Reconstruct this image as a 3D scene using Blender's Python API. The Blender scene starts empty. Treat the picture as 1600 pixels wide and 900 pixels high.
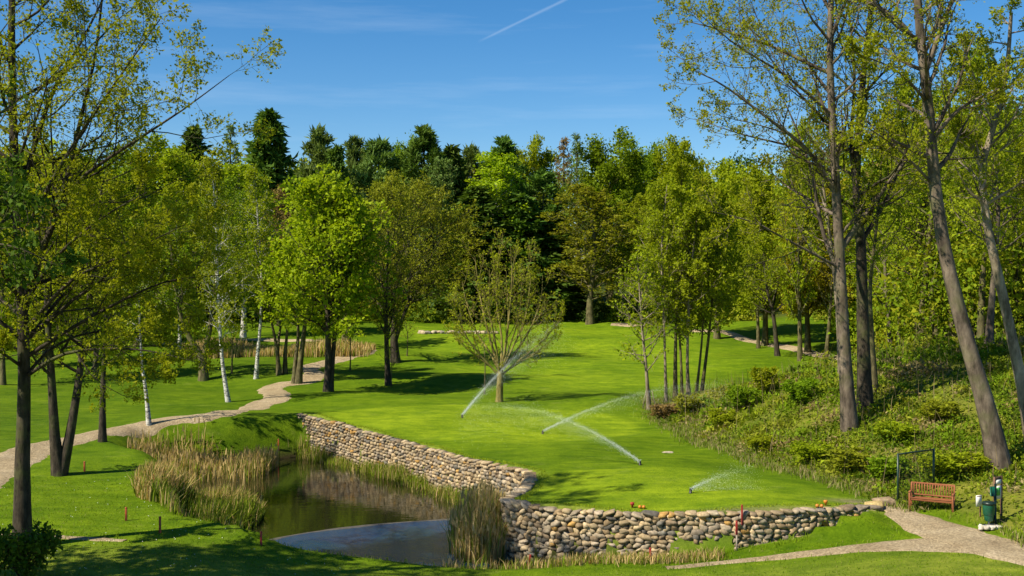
import bpy, math, random
import numpy as np

# ------------------------------------------------------------------ scene, camera, world, sun
scene = bpy.context.scene
col = scene.collection
CAM_Z, FPX, HZ = 8.8, 1800.0, 430.0       # eye height, focal length and horizon row for a 1600 x 900 frame

cam_data = bpy.data.cameras.new('camera')
cam_data.sensor_width = 36.0
cam_data.lens = 36.0 * FPX / 1600.0
cam_data.shift_y = -(450.0 - HZ) / 1600.0
cam_data.clip_start, cam_data.clip_end = 0.5, 5000.0
cam = bpy.data.objects.new('camera', cam_data)
cam.location = (0, 0, CAM_Z)
cam.rotation_euler = (math.radians(90), 0, 0)
col.objects.link(cam)
scene.camera = cam

SUN_EL = math.radians(47)
SUN_DIR = np.array([-0.86, -0.51])         # horizontal direction towards the sun
SUN_DIR = SUN_DIR / np.linalg.norm(SUN_DIR)
world = bpy.data.worlds.new('World')
scene.world = world
world.use_nodes = True
wn, wl = world.node_tree.nodes, world.node_tree.links
wn.clear()
w_out = wn.new('ShaderNodeOutputWorld')
w_bg = wn.new('ShaderNodeBackground')
w_sky = wn.new('ShaderNodeTexSky')
w_sky.sky_type = 'NISHITA'
w_sky.sun_disc = False
w_sky.sun_elevation = SUN_EL
w_sky.sun_rotation = math.atan2(SUN_DIR[0], SUN_DIR[1])
w_sky.altitude = 900
w_sky.air_density = 1.0
w_sky.dust_density = 0.25
w_sky.ozone_density = 4.0
w_bg.inputs['Strength'].default_value = 0.078
w_geo = wn.new('ShaderNodeTexCoord')


def wmath(op, a, b=None, c=None, clamp=False):
    n = wn.new('ShaderNodeMath'); n.operation = op; n.use_clamp = clamp
    for i, v in enumerate((a, b, c)):
        if v is None: continue
        if isinstance(v, (int, float)): n.inputs[i].default_value = v
        else: wl.new(v, n.inputs[i])
    return n.outputs[0]


def wdot(vec):
    n = wn.new('ShaderNodeVectorMath'); n.operation = 'DOT_PRODUCT'
    wl.new(w_geo.outputs['Generated'], n.inputs[0]); n.inputs[1].default_value = tuple(vec)
    return n.outputs['Value']


def pxdir(px, py):
    v = np.array([(px - 800) / FPX, 1.0, (HZ - py) / FPX]); return v / np.linalg.norm(v)


# thin high cirrus and one contrail, part of the sky itself
w_map = wn.new('ShaderNodeMapping'); w_map.inputs['Scale'].default_value = (2.2, 2.2, 26.0)
w_map.inputs['Location'].default_value = (0.35, 0.2, 1.3)
w_map.inputs['Rotation'].default_value = (0, 0.035, 0)
wl.new(w_geo.outputs['Generated'], w_map.inputs[0])
w_n1 = wn.new('ShaderNodeTexNoise'); w_n1.inputs['Scale'].default_value = 1.6
w_n1.inputs['Detail'].default_value = 7; w_n1.inputs['Roughness'].default_value = 0.62
wl.new(w_map.outputs[0], w_n1.inputs['Vector'])
cirrus = wmath('MULTIPLY', wmath('SUBTRACT', w_n1.outputs['Fac'], 0.53), 2.0, clamp=True)
d1, d2 = pxdir(752, 63), pxdir(878, 2)
nrm = np.cross(d1, d2); nrm /= np.linalg.norm(nrm)
off = wmath('ABSOLUTE', wdot(nrm))
along = wdot(np.cross(nrm, d1) / np.linalg.norm(np.cross(nrm, d1)))
w_n2 = wn.new('ShaderNodeTexNoise'); w_n2.inputs['Scale'].default_value = 60
w_n2.inputs['Detail'].default_value = 4
wl.new(w_geo.outputs['Generated'], w_n2.inputs['Vector'])
width = wmath('MULTIPLY', wmath('ADD', w_n2.outputs['Fac'], 0.1), 0.0026)
trail = wmath('SUBTRACT', 1.0, wmath('DIVIDE', off, width), clamp=True)
ramp_in = wmath('MULTIPLY', wmath('ADD', along, 0.004), 60.0, clamp=True)
ramp_out = wmath('SUBTRACT', 1.0, wmath('MULTIPLY', wmath('SUBTRACT', along, 0.075), 60.0), clamp=True)
trail = wmath('MULTIPLY', wmath('MULTIPLY', trail, ramp_in), wmath('MULTIPLY', ramp_out, 0.16))
cloud = wmath('MAXIMUM', wmath('MULTIPLY', cirrus, 0.22), trail)
w_hs = wn.new('ShaderNodeHueSaturation')
w_hs.inputs['Saturation'].default_value = 1.32
wl.new(w_sky.outputs[0], w_hs.inputs['Color'])
w_mix = wn.new('ShaderNodeMix'); w_mix.data_type = 'RGBA'
wl.new(cloud, w_mix.inputs[0]); wl.new(w_hs.outputs[0], w_mix.inputs[6])
w_mix.inputs[7].default_value = (7.0, 8.0, 9.0, 1)
wl.new(w_mix.outputs[2], w_bg.inputs['Color'])
wl.new(w_bg.outputs[0], w_out.inputs[0])

sun_data = bpy.data.lights.new('sun', 'SUN')
sun_data.energy = 5.0
sun_data.angle = math.radians(0.53)
sun_data.color = (1.0, 0.92, 0.74)
sun = bpy.data.objects.new('sun', sun_data)
_d = np.array([SUN_DIR[0] * math.cos(SUN_EL), SUN_DIR[1] * math.cos(SUN_EL), math.sin(SUN_EL)])
from mathutils import Vector, Matrix
sun.rotation_euler = Vector(_d).to_track_quat('Z', 'Y').to_euler()
sun.location = tuple(_d * 100)
col.objects.link(sun)

vs = scene.view_settings
vs.view_transform = 'Standard'; vs.look = 'None'; vs.exposure = 0.74; vs.gamma = 1.0
vs.use_curve_mapping = False
cy = scene.cycles
cy.max_bounces = 6; cy.diffuse_bounces = 3; cy.glossy_bounces = 3; cy.transmission_bounces = 4
cy.transparent_max_bounces = 6; cy.volume_bounces = 0
cy.caustics_reflective = False; cy.caustics_refractive = False
cy.use_denoising = True
try:
    cy.denoiser = 'OPENIMAGEDENOISE'; cy.denoising_input_passes = 'RGB_ALBEDO_NORMAL'
except Exception:
    pass
cy.use_adaptive_sampling = True; cy.adaptive_threshold = 0.012

RNG = np.random.default_rng(11)


# ------------------------------------------------------------------ mesh helpers
def make_mesh(name, V, Q=None, T=None, tint=None, color=None, smooth=False, uvq=False):
    """one mesh from vertex array V, quads Q (n,4) and triangles T (n,3)"""
    me = bpy.data.meshes.new(name)
    V = np.ascontiguousarray(V, dtype=np.float32)
    me.vertices.add(len(V)); me.vertices.foreach_set('co', V.ravel())
    idx, start, s = [], [], 0
    if Q is not None and len(Q):
        Q = np.asarray(Q, dtype=np.int32); idx.append(Q.ravel())
        start.append(np.arange(len(Q), dtype=np.int32) * 4); s = len(Q) * 4
    if T is not None and len(T):
        T = np.asarray(T, dtype=np.int32); idx.append(T.ravel())
        start.append(s + np.arange(len(T), dtype=np.int32) * 3)
    idx = np.concatenate(idx); start = np.concatenate(start)
    me.loops.add(len(idx)); me.loops.foreach_set('vertex_index', idx)
    me.polygons.add(len(start)); me.polygons.foreach_set('loop_start', start)
    if smooth: me.polygons.foreach_set('use_smooth', np.ones(len(start), dtype=bool))
    me.update(calc_edges=True)
    if tint is not None:
        a = me.attributes.new('tint', 'FLOAT', 'POINT'); a.data.foreach_set('value', np.asarray(tint, dtype=np.float32))
    if color is not None:
        a = me.attributes.new('tone', 'FLOAT_COLOR', 'POINT')
        c = np.ones((len(V), 4), dtype=np.float32); c[:, :3] = color
        a.data.foreach_set('color', c.ravel())
    return me


def link(name, me, mat=None, parent=None, loc=None):
    o = bpy.data.objects.new(name, me); col.objects.link(o)
    if mat is not None and me is not None and len(me.materials) == 0: me.materials.append(mat)
    if parent is not None: o.parent = parent
    if loc is not None: o.location = tuple(float(v) for v in loc)
    return o


def empty(name, loc, rz=0.0):
    o = bpy.data.objects.new(name, None); col.objects.link(o)
    o.location = tuple(float(v) for v in loc); o.rotation_euler = (0, 0, rz); o.empty_display_size = 0.2
    return o


def tag(o, label=None, cat=None, group=None, kind=None):
    if label: o['label'] = label
    if cat: o['category'] = cat
    if group: o['group'] = group
    if kind: o['kind'] = kind
    return o


class MB:
    """collects small solid shapes into one mesh"""
    def __init__(s): s.V, s.Q, s.T, s.n = [], [], [], 0

    def add(s, V, Q=(), T=()):
        V = np.asarray(V, float)
        s.V.append(V)
        if len(Q): s.Q.append(np.asarray(Q) + s.n)
        if len(T): s.T.append(np.asarray(T) + s.n)
        s.n += len(V)

    def box(s, c, d, rz=0.0, bev=0.0, M=None):
        hx, hy, hz = [v / 2 for v in d]
        if bev <= 0:
            V = np.array([[x, y, z] for z in (-hz, hz) for x, y in ((-hx, -hy), (hx, -hy), (hx, hy), (-hx, hy))])
            Q = [(3, 2, 1, 0), (4, 5, 6, 7), (0, 1, 5, 4), (1, 2, 6, 5), (2, 3, 7, 6), (3, 0, 4, 7)]
            T = []
        else:
            b = min(bev, hx * .9, hy * .9, hz * .9)
            V, idx = [], {}
            for sx in (-1, 1):
                for sy in (-1, 1):
                    for sz in (-1, 1):
                        for ax in range(3):
                            p = [sx * (hx - b), sy * (hy - b), sz * (hz - b)]
                            p[ax] = (sx * hx, sy * hy, sz * hz)[ax]
                            idx[(sx, sy, sz, ax)] = len(V); V.append(p)
            V = np.array(V); Q = []; T = []
            for ax in range(3):
                o1, o2 = [a for a in range(3) if a != ax]
                for sg in (-1, 1):
                    q = []
                    for a, b2 in ((-1, -1), (1, -1), (1, 1), (-1, 1)):
                        k = [0, 0, 0]; k[ax] = sg; k[o1] = a; k[o2] = b2
                        q.append(idx[(k[0], k[1], k[2], ax)])
                    Q.append(q)
            for ax in range(3):
                o1, o2 = [a for a in range(3) if a != ax]
                for a in (-1, 1):
                    for b2 in (-1, 1):
                        q = []
                        for sg, face in ((-1, o1), (1, o1), (1, o2), (-1, o2)):
                            k = [0, 0, 0]; k[ax] = sg; k[o1] = a; k[o2] = b2
                            q.append(idx[(k[0], k[1], k[2], face)])
                        Q.append(q)
            for sx in (-1, 1):
                for sy in (-1, 1):
                    for sz in (-1, 1): T.append([idx[(sx, sy, sz, a)] for a in range(3)])
        if M is not None: V = V @ np.asarray(M).T
        if rz:
            cc, ss = math.cos(rz), math.sin(rz)
            V = V @ np.array([[cc, ss, 0], [-ss, cc, 0], [0, 0, 1]])
        s.add(V + np.asarray(c, float), Q, T)

    def tube(s, P, R, sides=8, cap=True):
        P = np.asarray(P, float); R = np.broadcast_to(np.asarray(R, float), (len(P),))
        V, Q = tubes(P[None], R[None], sides)
        T = []
        if cap:
            n = len(V)
            V = np.vstack([V, P[0], P[-1]])
            K = len(P)
            for i in range(sides):
                T.append((n, (i + 1) % sides, i)); T.append((n + 1, (K - 1) * sides + i, (K - 1) * sides + (i + 1) % sides))
        s.add(V, Q, T)

    def lathe(s, prof, sides=20, c=(0, 0, 0)):
        a = np.arange(sides) * 2 * math.pi / sides
        V = np.concatenate([np.stack([r * np.cos(a), r * np.sin(a), np.full(sides, z)], 1) for r, z in prof])
        Q = []
        for k in range(len(prof) - 1):
            for i in range(sides):
                j = (i + 1) % sides
                Q.append((k * sides + i, k * sides + j, (k + 1) * sides + j, (k + 1) * sides + i))
        T = []
        n = len(V); V = np.vstack([V, [0, 0, prof[0][1]], [0, 0, prof[-1][1]]])
        for i in range(sides):
            j = (i + 1) % sides
            T.append((n, j, i)); T.append((n + 1, (len(prof) - 1) * sides + i, (len(prof) - 1) * sides + j))
        s.add(V + np.asarray(c, float), Q, T)

    def mesh(s, name, smooth=False):
        return make_mesh(name, np.concatenate(s.V), np.concatenate(s.Q) if s.Q else None,
                         np.concatenate(s.T) if s.T else None, smooth=smooth)

    def build(s, name, mat, parent=None, loc=None, smooth=False):
        return link(name, s.mesh(name, smooth), mat, parent, loc)


def nrmz(v): return v / np.maximum(np.linalg.norm(v, axis=-1, keepdims=True), 1e-9)


def tubes(P, R, S):
    """tubes round N polylines: P (N,K,3), R (N,K) -> verts, quads"""
    N, K, _ = P.shape
    Tn = np.empty_like(P)
    Tn[:, 1:-1] = P[:, 2:] - P[:, :-2]; Tn[:, 0] = P[:, 1] - P[:, 0]; Tn[:, -1] = P[:, -1] - P[:, -2]
    Tn = nrmz(Tn)
    mean = nrmz(P[:, -1] - P[:, 0])
    ref = np.where(np.abs(mean[:, 2:3]) > 0.75, np.array([[1.0, 0.13, 0]]), np.array([[0, 0, 1.0]]))[:, None, :]
    u = nrmz(np.cross(Tn, np.broadcast_to(ref, Tn.shape))); v = np.cross(Tn, u)
    a = np.arange(S) * 2 * math.pi / S
    ring = (u[:, :, None, :] * np.cos(a)[None, None, :, None] + v[:, :, None, :] * np.sin(a)[None, None, :, None])
    V = P[:, :, None, :] + ring * R[:, :, None, None]
    base = (np.arange(N) * K * S)[:, None, None]
    k = (np.arange(K - 1) * S)[None, :, None]
    i = np.arange(S)[None, None, :]; j = (i + 1) % S
    Q = np.stack([base + k + i, base + k + j, base + k + S + j, base + k + S + i], -1).reshape(-1, 4)
    return V.reshape(-1, 3), Q


# ------------------------------------------------------------------ material helpers
def new_mat(name):
    m = bpy.data.materials.new(name); m.use_nodes = True
    nt = m.node_tree; nt.nodes.clear()
    out = nt.nodes.new('ShaderNodeOutputMaterial')
    return m, nt, nt.nodes, nt.links, out


def lk(nt, v, sock):
    if isinstance(v, (int, float)): sock.default_value = v
    elif isinstance(v, (tuple, list)): sock.default_value = tuple(v) + ((1,) if len(v) == 3 and len(sock.default_value) == 4 else ())
    else: nt.links.new(v, sock)


def N_noise(nt, scale, detail=4, rough=0.55, vec=None, dist=0.0):
    n = nt.nodes.new('ShaderNodeTexNoise'); n.inputs['Scale'].default_value = scale
    n.inputs['Detail'].default_value = detail; n.inputs['Roughness'].default_value = rough
    n.inputs['Distortion'].default_value = dist
    if vec is not None: nt.links.new(vec, n.inputs['Vector'])
    return n.outputs['Fac']


def N_mix(nt, f, a, b, mode='MIX'):
    n = nt.nodes.new('ShaderNodeMix'); n.data_type = 'RGBA'; n.blend_type = mode
    lk(nt, f, n.inputs[0]); lk(nt, a, n.inputs[6]); lk(nt, b, n.inputs[7])
    return n.outputs[2]


def N_math(nt, op, a, b=0.0, clamp=False):
    n = nt.nodes.new('ShaderNodeMath'); n.operation = op; n.use_clamp = clamp
    lk(nt, a, n.inputs[0]); lk(nt, b, n.inputs[1])
    return n.outputs[0]


def N_ramp(nt, f, stops):
    n = nt.nodes.new('ShaderNodeValToRGB'); e = n.color_ramp.elements
    while len(e) < len(stops): e.new(0.5)
    for i, (p, c) in enumerate(stops):
        e[i].position = p; e[i].color = tuple(c) + (1,)
    nt.links.new(f, n.inputs[0])
    return n.outputs[0]


def N_pos(nt, scale=None, obj=False):
    if obj: o = nt.nodes.new('ShaderNodeTexCoord').outputs['Object']
    else: o = nt.nodes.new('ShaderNodeNewGeometry').outputs['Position']
    if scale is None: return o
    m = nt.nodes.new('ShaderNodeMapping'); m.inputs['Scale'].default_value = scale
    nt.links.new(o, m.inputs[0]); return m.outputs[0]


def N_bump(nt, h, strength, dist):
    b = nt.nodes.new('ShaderNodeBump'); b.inputs['Strength'].default_value = strength
    b.inputs['Distance'].default_value = dist
    nt.links.new(h, b.inputs['Height']); return b.outputs[0]


def N_bsdf(nt, color, rough=0.7, spec=0.3, normal=None, metal=0.0):
    p = nt.nodes.new('ShaderNodeBsdfPrincipled')
    lk(nt, color, p.inputs['Base Color']); lk(nt, rough, p.inputs['Roughness'])
    lk(nt, spec, p.inputs['Specular IOR Level']); lk(nt, metal, p.inputs['Metallic'])
    if normal is not None: nt.links.new(normal, p.inputs['Normal'])
    return p.outputs[0]


def plain(name, c, rough=0.5, var=0.15, scale=12.0, spec=0.4, metal=0.0, bump=0.0, stretch=None):
    m, nt, n, l, out = new_mat(name)
    v = N_noise(nt, scale, 5, 0.6, N_pos(nt, stretch, obj=True))
    d = tuple(x * (1 - var) for x in c); u = tuple(min(1, x * (1 + var)) for x in c)
    colr = N_ramp(nt, v, [(0.3, d), (0.7, u)])
    l.new(N_bsdf(nt, colr, rough, spec, N_bump(nt, v, bump, 0.02) if bump else None, metal), out.inputs[0])
    return m


def leaf_mat(name, a, b, trans=0.40, hue=0.012, rough=0.55):
    """leaf colour between a and b by the leaf's own tint, slight change from tree to tree"""
    m, nt, n, l, out = new_mat(name)
    at = n.new('ShaderNodeAttribute'); at.attribute_name = 'tint'
    c = N_mix(nt, at.outputs['Fac'], a, b)
    oi = n.new('ShaderNodeObjectInfo')
    hs = n.new('ShaderNodeHueSaturation')
    l.new(c, hs.inputs['Color'])
    l.new(N_math(nt, 'ADD', N_math(nt, 'MULTIPLY', oi.outputs['Random'], 2 * hue), 0.5 - hue), hs.inputs['Hue'])
    l.new(N_math(nt, 'ADD', N_math(nt, 'MULTIPLY', oi.outputs['Random'], 0.3), 0.85), hs.inputs['Value'])
    p = N_bsdf(nt, hs.outputs[0], rough, 0.07)
    t = n.new('ShaderNodeBsdfTranslucent')
    l.new(N_mix(nt, 1.0, hs.outputs[0], (1.18, 1.18, 0.5), 'MULTIPLY'), t.inputs[0])
    ms = n.new('ShaderNodeMixShader'); ms.inputs[0].default_value = trans
    l.new(p, ms.inputs[1]); l.new(t.outputs[0], ms.inputs[2]); l.new(ms.outputs[0], out.inputs[0])
    return m


def bark_mat(name, a, b, scale=5.0, moss=0.0):
    m, nt, n, l, out = new_mat(name)
    v = N_noise(nt, scale, 6, 0.65, N_pos(nt, (1, 1, 0.3), obj=True))
    v9 = N_noise(nt, scale * 0.35, 5, 0.7, N_pos(nt, (1, 1, 0.6), obj=True), 1.0)
    c = N_ramp(nt, v, [(0.36, a), (0.62, b)])
    c = N_mix(nt, 1.0, c, N_ramp(nt, v9, [(0.35, (0.55, 0.52, 0.5)), (0.62, (1.15, 1.12, 1.1))]), 'MULTIPLY')
    if moss:
        mv = N_noise(nt, 0.9, 4, 0.6, N_pos(nt, obj=True))
        c = N_mix(nt, N_ramp(nt, mv, [(0.5, (0, 0, 0)), (0.66, (moss,) * 3)]), c, (0.10, 0.12, 0.03))
    l.new(N_bsdf(nt, c, 0.85, 0.2, N_bump(nt, v, 0.8, 0.05)), out.inputs[0])
    return m


M = {}
M['bark_dark'] = bark_mat('bark_dark', (0.022, 0.018, 0.013), (0.075, 0.06, 0.042), 6, 0.5)
M['bark_grey'] = bark_mat('bark_grey', (0.055, 0.043, 0.033), (0.20, 0.16, 0.12), 3, 0.35)
M['bark_pale'] = bark_mat('bark_pale', (0.11, 0.09, 0.06), (0.36, 0.30, 0.22), 3, 0.25)
M['bark_twig'] = bark_mat('bark_twig', (0.13, 0.11, 0.035), (0.31, 0.26, 0.08), 5, 0.5)
M['bark_olive'] = bark_mat('bark_olive', (0.05, 0.045, 0.02), (0.17, 0.15, 0.07), 5, 0.6)
m, nt, n_, l_, out = new_mat('bark_birch')
v = N_noise(nt, 3.0, 4, 0.6, N_pos(nt, (1.5, 1.5, 5.0), obj=True))
c = N_ramp(nt, v, [(0.40, (0.03, 0.025, 0.02)), (0.47, (0.42, 0.40, 0.35)), (0.7, (0.68, 0.66, 0.60))])
l_.new(N_bsdf(nt, c, 0.7, 0.3), out.inputs[0]); M['bark_birch'] = m

M['leaf_lime'] = leaf_mat('leaf_lime', (0.17, 0.265, 0.007), (0.38, 0.45, 0.012), 0.42)
M['leaf_spring'] = leaf_mat('leaf_spring', (0.18, 0.24, 0.008), (0.335, 0.385, 0.013), 0.46)
M['leaf_bud'] = leaf_mat('leaf_bud', (0.19, 0.23, 0.009), (0.36, 0.39, 0.014), 0.45)
M['leaf_green'] = leaf_mat('leaf_green', (0.12, 0.20, 0.007), (0.22, 0.31, 0.012), 0.44)
M['leaf_olive'] = leaf_mat('leaf_olive', (0.17, 0.195, 0.011), (0.30, 0.315, 0.020), 0.42)
M['leaf_amber'] = leaf_mat('leaf_amber', (0.25, 0.22, 0.010), (0.38, 0.34, 0.014), 0.45)
M['leaf_brown'] = leaf_mat('leaf_brown', (0.15, 0.10, 0.035), (0.26, 0.18, 0.055), 0.3)
M['leaf_fir'] = leaf_mat('leaf_fir', (0.042, 0.090, 0.013), (0.125, 0.195, 0.024), 0.24)
M['leaf_pine'] = leaf_mat('leaf_pine', (0.085, 0.145, 0.030), (0.18, 0.25, 0.055), 0.26)
M['leaf_dark'] = leaf_mat('leaf_dark', (0.04, 0.08, 0.008), (0.10, 0.15, 0.012), 0.3)


# ------------------------------------------------------------------ terrain
def sstep(a, b, x):
    t = np.clip((x - a) / (b - a), 0, 1); return t * t * (3 - 2 * t)


def seg_dist(px, py, pts, closed=False):
    """distance to a polyline and signed side (+ = left of travel)"""
    best = np.full(np.shape(px), 1e9); side = np.ones(np.shape(px))
    m = len(pts)
    for i in range(m if closed else m - 1):
        ax, ay = pts[i]; bx, by = pts[(i + 1) % m]
        dx, dy = bx - ax, by - ay
        t = np.clip(((px - ax) * dx + (py - ay) * dy) / (dx * dx + dy * dy), 0, 1)
        ex, ey = px - (ax + t * dx), py - (ay + t * dy)
        d = np.hypot(ex, ey)
        s = np.sign(dx * (py - ay) - dy * (px - ax))
        up = d < best - 1e-9
        best = np.where(up, d, best); side = np.where(up, s, side)
    return best, side


def inside(px, py, pts):
    c = np.zeros(np.shape(px), bool)
    m = len(pts)
    for i in range(m):
        ax, ay = pts[i]; bx, by = pts[(i + 1) % m]
        if ay == by: continue
        c ^= ((ay > py) != (by > py)) & (px < (bx - ax) * (py - ay) / (by - ay) + ax)
    return c


def catmull(pts, step):
    P = np.asarray(pts, float); out = []
    E = np.vstack([2 * P[0] - P[1], P, 2 * P[-1] - P[-2]])
    for i in range(1, len(E) - 2):
        p0, p1, p2, p3 = E[i - 1], E[i], E[i + 1], E[i + 2]
        n = max(1, int(np.linalg.norm((p2 - p1)[:2] if len(p1) < 4 else (p2 - p1)[:2]) / step))
        for k in range(n):
            t = k / n
            out.append(0.5 * (2 * p1 + (p2 - p0) * t + (2 * p0 - 5 * p1 + 4 * p2 - p3) * t * t + (3 * p1 - p0 - 3 * p2 + p3) * t ** 3))
    out.append(P[-1])
    return np.array(out)


WALL = [(-13.0, 69.2), (-8.5, 64.0), (-5.0, 59.5), (-2.4, 54.9), (-0.3, 51.6), (0.75, 49.4), (0.45, 46.2), (-0.25, 43.5),
        (1.1, 42.2), (2.3, 41.6), (3.7, 41.3), (5.7, 41.0), (8.0, 41.0), (9.8, 41.2), (11.6, 41.8), (13.5, 42.5)]
WALLS = catmull(WALL, 0.4)
SHORE = [(13.5, 42.5), (12.2, 40.9), (9.0, 39.9), (5.0, 39.3), (0.0, 39.3), (-8.0, 39.9), (-12.6, 42.7), (-15.0, 47.0), (-16.6, 52.5),
         (-18.6, 56.5), (-21.6, 60.0), (-21.2, 64.5), (-16.5, 66.5), (-13.0, 69.2)]
LOW = [tuple(p) for p in WALLS[:, :2]] + SHORE[1:-1]
BANK = [(19.5, 26), (17.6, 34), (16.2, 39), (14.7, 43), (12.3, 50), (10.0, 60), (8.9, 70), (9.2, 76), (13, 82), (24, 96), (40, 130)]
WATER_Z = -1.8


def ground(x, y):
    x = np.asarray(x, float); y = np.asarray(y, float)
    z = 0.2 + 2.6 * sstep(82, 158, y) + 9.5 * sstep(150, 280, y)
    z = z + 0.20 * np.sin(x * 0.13 + 1.2) * np.sin(y * 0.16 + 0.7) + 0.09 * np.sin(x * 0.41 + y * 0.23) + 0.05 * np.sin(x * 0.9 - y * 0.5 + 2)
    z = z + (0.15 * np.sin(y * 0.42 + 0.07 * x) + 0.10 * np.sin(y * 0.27 - 0.16 * x + 1)) * sstep(58, 72, y) * (1 - sstep(135, 155, y))
    z = z + 0.35 * np.exp(-((y - 73 - 0.1 * x) / 5.0) ** 2) * sstep(-24, -12, x) * (1 - sstep(6, 10, x))       # swale lip behind the green
    z = z + 7 * sstep(22, 85, x - 0.1 * (y - 100)) * sstep(62, 105, y) + 5 * sstep(50, 140, -x) * sstep(60, 130, y)
    # foreground apron: falls towards the pond, rises again at the gravel walk
    fg = -0.15 - 0.95 * sstep(-13, 1, x) - 0.22 * sstep(-10, -6, x) * (1 - sstep(-2, 4, x)) + 0.85 * sstep(5, 13.5, x)
    mid = sstep(-14, -8, x) * (1 - sstep(12.6, 14.2, x))
    wfg = sstep(0, 1, (y - (38.0 + 1.9 * mid - 3.0 * sstep(12.6, 16, x))) / (9.0 - 8.1 * mid))
    z = z * wfg + fg * (1 - wfg)
    z = z + 0.05 * np.sin(x * 0.7 + 0.4) * np.sin(y * 0.8)
    # planted bank on the right
    d, s = seg_dist(x, y, BANK)
    d = np.where(s < 0, d, 0.0)
    bank = 5.9 * (1 - np.exp(-d / 13.0)) * (0.5 + 0.5 * sstep(44, 60, y))
    bank = bank * (1 - (1 - sstep(34, 60, x)) * sstep(66, 92, y))
    z = z + bank
    # low ground with the pond
    box = (x > -28) & (x < 15) & (y > 37.5) & (y < 71.5)
    if not box.any(): return z
    if np.ndim(x) == 1 and box.mean() < 0.8:
        z[box] = pond_cut(x[box], y[box], z[box], fg[box], mid[box]); return z
    return np.where(box, pond_cut(x, y, z, fg, mid), z)


def pond_cut(x, y, z, fg, mid):
    ins = inside(x, y, LOW)
    dw, _ = seg_dist(x, y, [tuple(p) for p in WALLS[:, :2]])
    ds, _ = seg_dist(x, y, SHORE)
    z = np.where(ins & (y < 50), z * (1 - mid) + np.minimum(z, fg) * mid, z)
    f = np.minimum(sstep(-0.35, 0.12, np.where(ins, dw, -dw)), sstep(0.0, 1.9 + 1.3 * sstep(45, 52, y) + 1.2 * sstep(1, 6, x), ds))
    f = np.where(ins, f, np.where(ds > 0.6, sstep(-0.35, 0.12, -dw) * 0, 0))
    bottom = -2.7 + 1.2 * sstep(-1.5, 3, x) + 1.35 * sstep(4.0, 13.0, x) + 0.9 * (1 - sstep(-20, -13, x))
    near_wall = (~ins) & (dw < 0.35)
    f = np.where(near_wall, 0.0, f)
    return z * (1 - f) + np.minimum(bottom, z) * f


def at(px, py, Y): return np.array([(px - 800) / FPX * Y, Y, CAM_Z - (py - HZ) / FPX * Y])


_YS = np.concatenate([np.arange(24, 120, 0.1), np.arange(120, 420, 0.5)])


def hit(px, py, lift=0.0):
    """the first ground point seen along the line of sight through a photograph pixel"""
    X = (px - 800) / FPX * _YS; Z = CAM_Z - (py - HZ) / FPX * _YS
    g = ground(X, _YS) + lift
    k = np.argmax(Z <= g)
    if not (Z <= g).any(): k = len(_YS) - 1
    return np.array([X[k], _YS[k], float(g[k])])


def gp(px, Y):
    x = (px - 800) / FPX * Y; return np.array([x, Y, float(ground(x, Y))])


def gz(x, y): return float(ground(np.array([x]), np.array([y]))[0])

# ------------------------------------------------------------------ ground sheet
def axis(parts):
    a = []
    for s, e, st in parts: a.append(np.arange(s, e, st))
    a.append([parts[-1][1]]); return np.concatenate(a)


def px_poly(pts): return [tuple(hit(*p)[:2]) for p in pts]


GREEN_UP = px_poly([(478, 652), (560, 640), (700, 632), (860, 640), (960, 648), (1000, 662), (985, 680), (880, 690), (760, 692), (690, 688), (600, 670)])
GREEN_LOW = px_poly([(842, 748), (900, 736), (1000, 730), (1120, 737), (1240, 757), (1325, 781), (1230, 795), (1100, 798), (960, 795), (860, 785), (838, 768)])
FAIRWAY = px_poly([(650, 508), (760, 503), (950, 503), (1040, 520), (1120, 545), (1120, 575), (1040, 600), (960, 612), (860, 605), (760, 590), (690, 565), (640, 530)])

gx = axis([(-900, -200, 50), (-200, -60, 7), (-60, -30, 1.2), (-30, 22, 0.32), (22, 40, 0.8), (40, 70, 2), (70, 200, 6), (200, 900, 50)])
gy = axis([(-60, 20, 8), (20, 33, 1.0), (33, 80, 0.32), (80, 170, 0.9), (170, 300, 4), (300, 1200, 60)])
GX, GY = np.meshgrid(gx, gy)
gxf, gyf = GX.ravel(), GY.ravel()
GZ = ground(gxf, gyf)
nx, ny = len(gx), len(gy)
ii = np.arange(ny - 1)[:, None] * nx + np.arange(nx - 1)[None, :]
GQ = np.stack([ii, ii + 1, ii + nx + 1, ii + nx], -1).reshape(-1, 4)


def soft(poly, w):
    d, _ = seg_dist(gxf, gyf, poly, True)
    return sstep(-w, w, np.where(inside(gxf, gyf, poly), d, -d))


C_ROUGH, C_MID = np.array([0.064, 0.118, 0.0033]), np.array([0.094, 0.162, 0.0038])
C_LIGHT, C_GREEN = np.array([0.124, 0.204, 0.0058]), np.array([0.178, 0.262, 0.008])
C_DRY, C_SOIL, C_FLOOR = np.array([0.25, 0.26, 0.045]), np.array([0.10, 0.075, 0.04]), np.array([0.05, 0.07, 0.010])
tone = np.tile(C_MID, (len(gxf), 1))


def blend(f, c):
    global tone
    tone = tone * (1 - f[:, None]) + c * f[:, None]


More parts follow.
